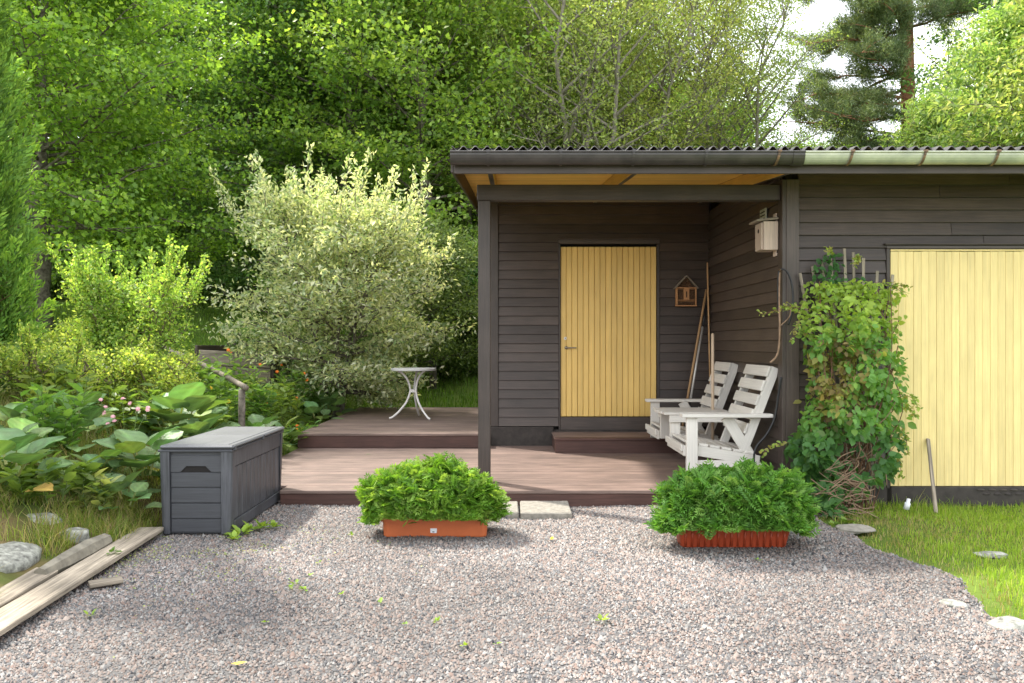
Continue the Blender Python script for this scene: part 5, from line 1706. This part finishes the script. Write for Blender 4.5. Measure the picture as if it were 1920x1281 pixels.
GRN = [(.17, .34, .04), (.23, .41, .05), (.12, .25, .035), (.33, .50, .07)]
DRK = [(.13, .25, .06), (.17, .30, .075), (.09, .19, .05), (.25, .36, .13)]
PAL = [(.30, .42, .09), (.36, .47, .11), (.23, .35, .075), (.44, .52, .17)]
BRT = [(.21, .33, .08), (.27, .39, .10), (.15, .26, .06), (.40, .48, .20)]
kwA = dict(H=11, R=3.3, tr=.17, nb=66, ntw=7, per=42, L=.108, base=.08, aspect=.85, up=.62, sig=.34, sigz=.08, rise=(-.15, .85), twr=.34, brk=.7)
protos = {}
protos['maple'] = make_tree('maple_tree', (-3.95, 19.0, Tz(-3.95, 19.0) - .1), tree_parts(81, pal=GRN, w=[.35, .3, .2, .15], **kwA), M['bark'], 'tall fresh green maple behind the variegated tree')
protos['dark'] = make_tree('hazel_tree', (-6.6, 20.5, Tz(-6.6, 20.5) - .1), tree_parts(82, pal=DRK, w=[.35, .3, .2, .15], **{**kwA, 'L': .088, 'per': 46, 'H': 9.5, 'sig': .26}), M['bark'], 'dark leaved tree at the shady end of the garden lawn')
protos['airy'] = make_tree('willow_tree', (.95, 18.6, Tz(.95, 18.6) - .1), tree_parts(83, H=10.5, R=2.9, tr=.17, nb=100, ntw=7, per=28, L=.090, pal=PAL, base=.30, aspect=.50, up=.35, sig=.25, sigz=.20, rise=(.30, 1.15), stems=5, spread=2.3, twr=.42), M['bark_pale'], 'pale many stemmed tree rising behind the shed roof', leafmat='leaf')
protos['ash'] = make_tree('ash_tree', (11.5, 17.6, Tz(11.5, 17.6) - .1), tree_parts(84, H=7.0, R=2.4, tr=.16, nb=70, ntw=8, per=22, L=.15, pal=BRT, base=.15, aspect=.40, up=.6, sig=.24, sigz=.11, rise=(-.2, .9), droop=.25, twr=.36), M['bark'], 'bright green feathery tree behind the garage end of the shed')
under = make_tree('forest_bush', (-7.2, 22.6, Tz(-7.2, 22.6) - .1), tree_parts(85, H=2.6, R=1.5, tr=.05, nb=48, ntw=6, per=22, L=.12, pal=DRK + GRN[:1], base=.04, aspect=.7, up=.6, sig=.22, sigz=.10, rise=(-.1, .8), stems=4, spread=.8, twr=.4), M['bark'], 'low dark bush at the wood edge', 'bush', 'bushes along the wood edge')

rr = random.Random(17)
GR = 'trees of the wood behind the garden'


def put(kind, pxx, Y, s, label, group=GR, hs=1.0):
    X = (pxx - X0) * Y / F
    copy_tree(protos[kind], (X, Y, Tz(X, Y) - .1), rr.uniform(0, 6.28), (s, s, s * hs), label, group)


lm, ld, la = 'green leafy maple in the wood behind the garden', 'dark leaved tree in the wood behind the garden', 'pale airy tree in the wood behind the shed'
for k_, pxx, Y, s, hs in [('maple', 800, 18.2, .95, 1), ('dark', 590, 21.0, 1.0, 1), ('maple', 470, 23.5, 1.1, 1), ('dark', 700, 23.5, 1.05, 1), ('maple', 860, 23.0, 1.1, 1), ('dark', 330, 23.0, 1.0, 1), ('maple', 180, 25.0, 1.1, 1),
                          ('dark', 60, 22.5, 1.0, 1), ('dark', 410, 26.5, 1.1, 1), ('maple', 560, 28, 1.3, 1), ('maple', 690, 30, 1.4, 1), ('dark', 820, 29, 1.3, 1), ('maple', 960, 28, 1.15, 1), ('maple', 1090, 27, 1.0, .85),
                          ('dark', 250, 30, 1.3, 1), ('maple', 100, 31, 1.3, 1), ('maple', 380, 34, 1.4, 1), ('dark', 950, 36, 1.3, 1), ('maple', 1230, 30, 1.0, .72), ('maple', 1340, 27, .85, .72), ('dark', 1180, 35, 1.2, .8), ('maple', -60, 24, 1.1, 1),
                          ('maple', 1450, 27, .8, .62), ('dark', 1560, 32, .9, .6), ('dark', 1650, 30, .85, .62), ('maple', 1520, 24, .62, .75), ('dark', 1830, 30, 1.0, .7), ('maple', 540, 40, 1.6, 1), ('maple', 780, 40, 1.6, 1), ('dark', 1340, 40, 1.2, .7)]:
    put(k_, pxx, Y, s, lm if k_ == 'maple' else ld, GR, hs)
protos['maple']['group'] = GR
protos['dark']['group'] = GR
for pxx, Y, s in [(1190, 20.5, .95), (1330, 22.5, .92), (900, 21.5, 1.0), (1090, 24.0, 1.08)]:
    put('airy', pxx, Y, s, la, 'airy trees behind the shed')
put('ash', 2080, 15.5, 1.1, 'bright feathery tree leaning over the far garage end', None)
put('ash', 1760, 20.5, .80, 'shorter bright feathery tree before the pine trunk', None)
put('airy', 1835, 28.0, .95, 'thin pale tree filling the gap right of the pine trunk', None)
put('dark', 1955, 23.0, 1.15, 'dark tree behind the bright feathery trees', None)
for i in range(26):
    pxx = 60 + i * 36 + rr.uniform(-14, 14)
    Y = rr.uniform(22.0, 25.0)
    X = (pxx - X0) * Y / F
    copy_tree(under, (X, Y, Tz(X, Y) - .1), rr.uniform(0, 6.28), rr.uniform(.7, 1.15), 'low dark bush at the wood edge', 'bushes along the wood edge')
for (pxx, Y, s) in ((835, 16.8, .55), (880, 15.6, .5), (720, 16.6, .55), (760, 18.0, .7), (905, 17.5, .8), (840, 19.5, .9), (680, 18.5, .6)):
    X = (pxx - X0) * Y / F
    copy_tree(under, (X, Y, Tz(X, Y) - .1), rr.uniform(0, 6.28), s, 'low bush growing in shade behind the green shrubby tree', 'bushes behind the upper deck')

# pine
r = np.random.default_rng(91)
pX, pY = (1704 - X0) * 25 / F, 25.0
pz = Tz(pX, pY) - .2
pine = thing('pine_tree', (pX, pY, pz), 'tall pine with reddish trunk and long drooping boughs', 'pine')
m = MB()
m.tube([(0, 0, 0), (.05, 0, 4), (-.05, 0, 8), (-.15, 0, 12), (.1, 0, 16)], [.26, .23, .20, .17, .09], 10)
tips = []; dirs = []
for i in range(60):
    z = 3.6 + 11 * (i / 60) + r.uniform(-.2, .2)
    a = i * 2.399 + r.uniform(-.4, .4)
    if i % 3 != 1:
        a = math.pi + r.uniform(-.9, .9)          # more boughs towards the open side
    ln = r.uniform(2.4, 4.6) * (1 - .25 * i / 60)
    if math.cos(a) > .3:
        ln *= .6
    el = r.uniform(-.25, .25)
    d = np.array([math.cos(a) * math.cos(el), math.sin(a) * math.cos(el), math.sin(el)])
    p0 = np.array([0, 0, z]); bend = np.array([0, 0, r.uniform(-.25, .12) * ln])
    f = lambda s: p0 + d * ln * s + bend * s * s
    m.tube([f(0), f(.3) + r.normal(0, .06, 3), f(.65) + r.normal(0, .08, 3), f(1)], [.05, .040, .026, .008], 6, False)
    for k in range(17):
        s = r.uniform(.2, 1.0); q0 = f(s)
        sd = unit(np.cross(d, np.array([0, 0, 1.0])) * r.choice([-1, 1]) * r.uniform(.3, 1) + d * .7 + np.array([0, 0, r.uniform(-.2, .5)]))
        tl = r.uniform(.35, 1.0)
        m.tube([q0, q0 + sd * tl * .5 + r.normal(0, .04, 3), q0 + sd * tl], [.016, .010, .004], 3, False)
        for t in (.45, .7, .88, 1.0):
            tips.append(q0 + sd * tl * t + r.normal(0, .06, 3)); dirs.append(sd)
tips = np.array(tips); dirs = np.array(dirs); nt2 = len(tips); per = 62
n = nt2 * per
Dm = np.repeat(dirs, per, 0)
D = unit(Dm * .5 + r.normal(0, .7, (n, 3)) + np.array([0, 0, .35]))
P = np.repeat(tips, per, 0) + r.normal(0, .095, (n, 3))
L = .13 * r.uniform(.7, 1.2, n)
c = leaf_cols(r, n, [(.13, .19, .085), (.17, .23, .10), (.10, .15, .07), (.22, .27, .12)]) * np.repeat(r.uniform(.75, 1.25, (nt2, 1)), per, 0)
link('crown', leaf_mesh('crown', P, D, unit(r.normal(0, 1, (n, 3))), L, np.full(n, .022), c, TM_NEEDLE), M['needle'], pine, (pX, pY, pz))
link('trunk', m.mesh('trunk', True), M['bark_pine'], pine, (pX, pY, pz))
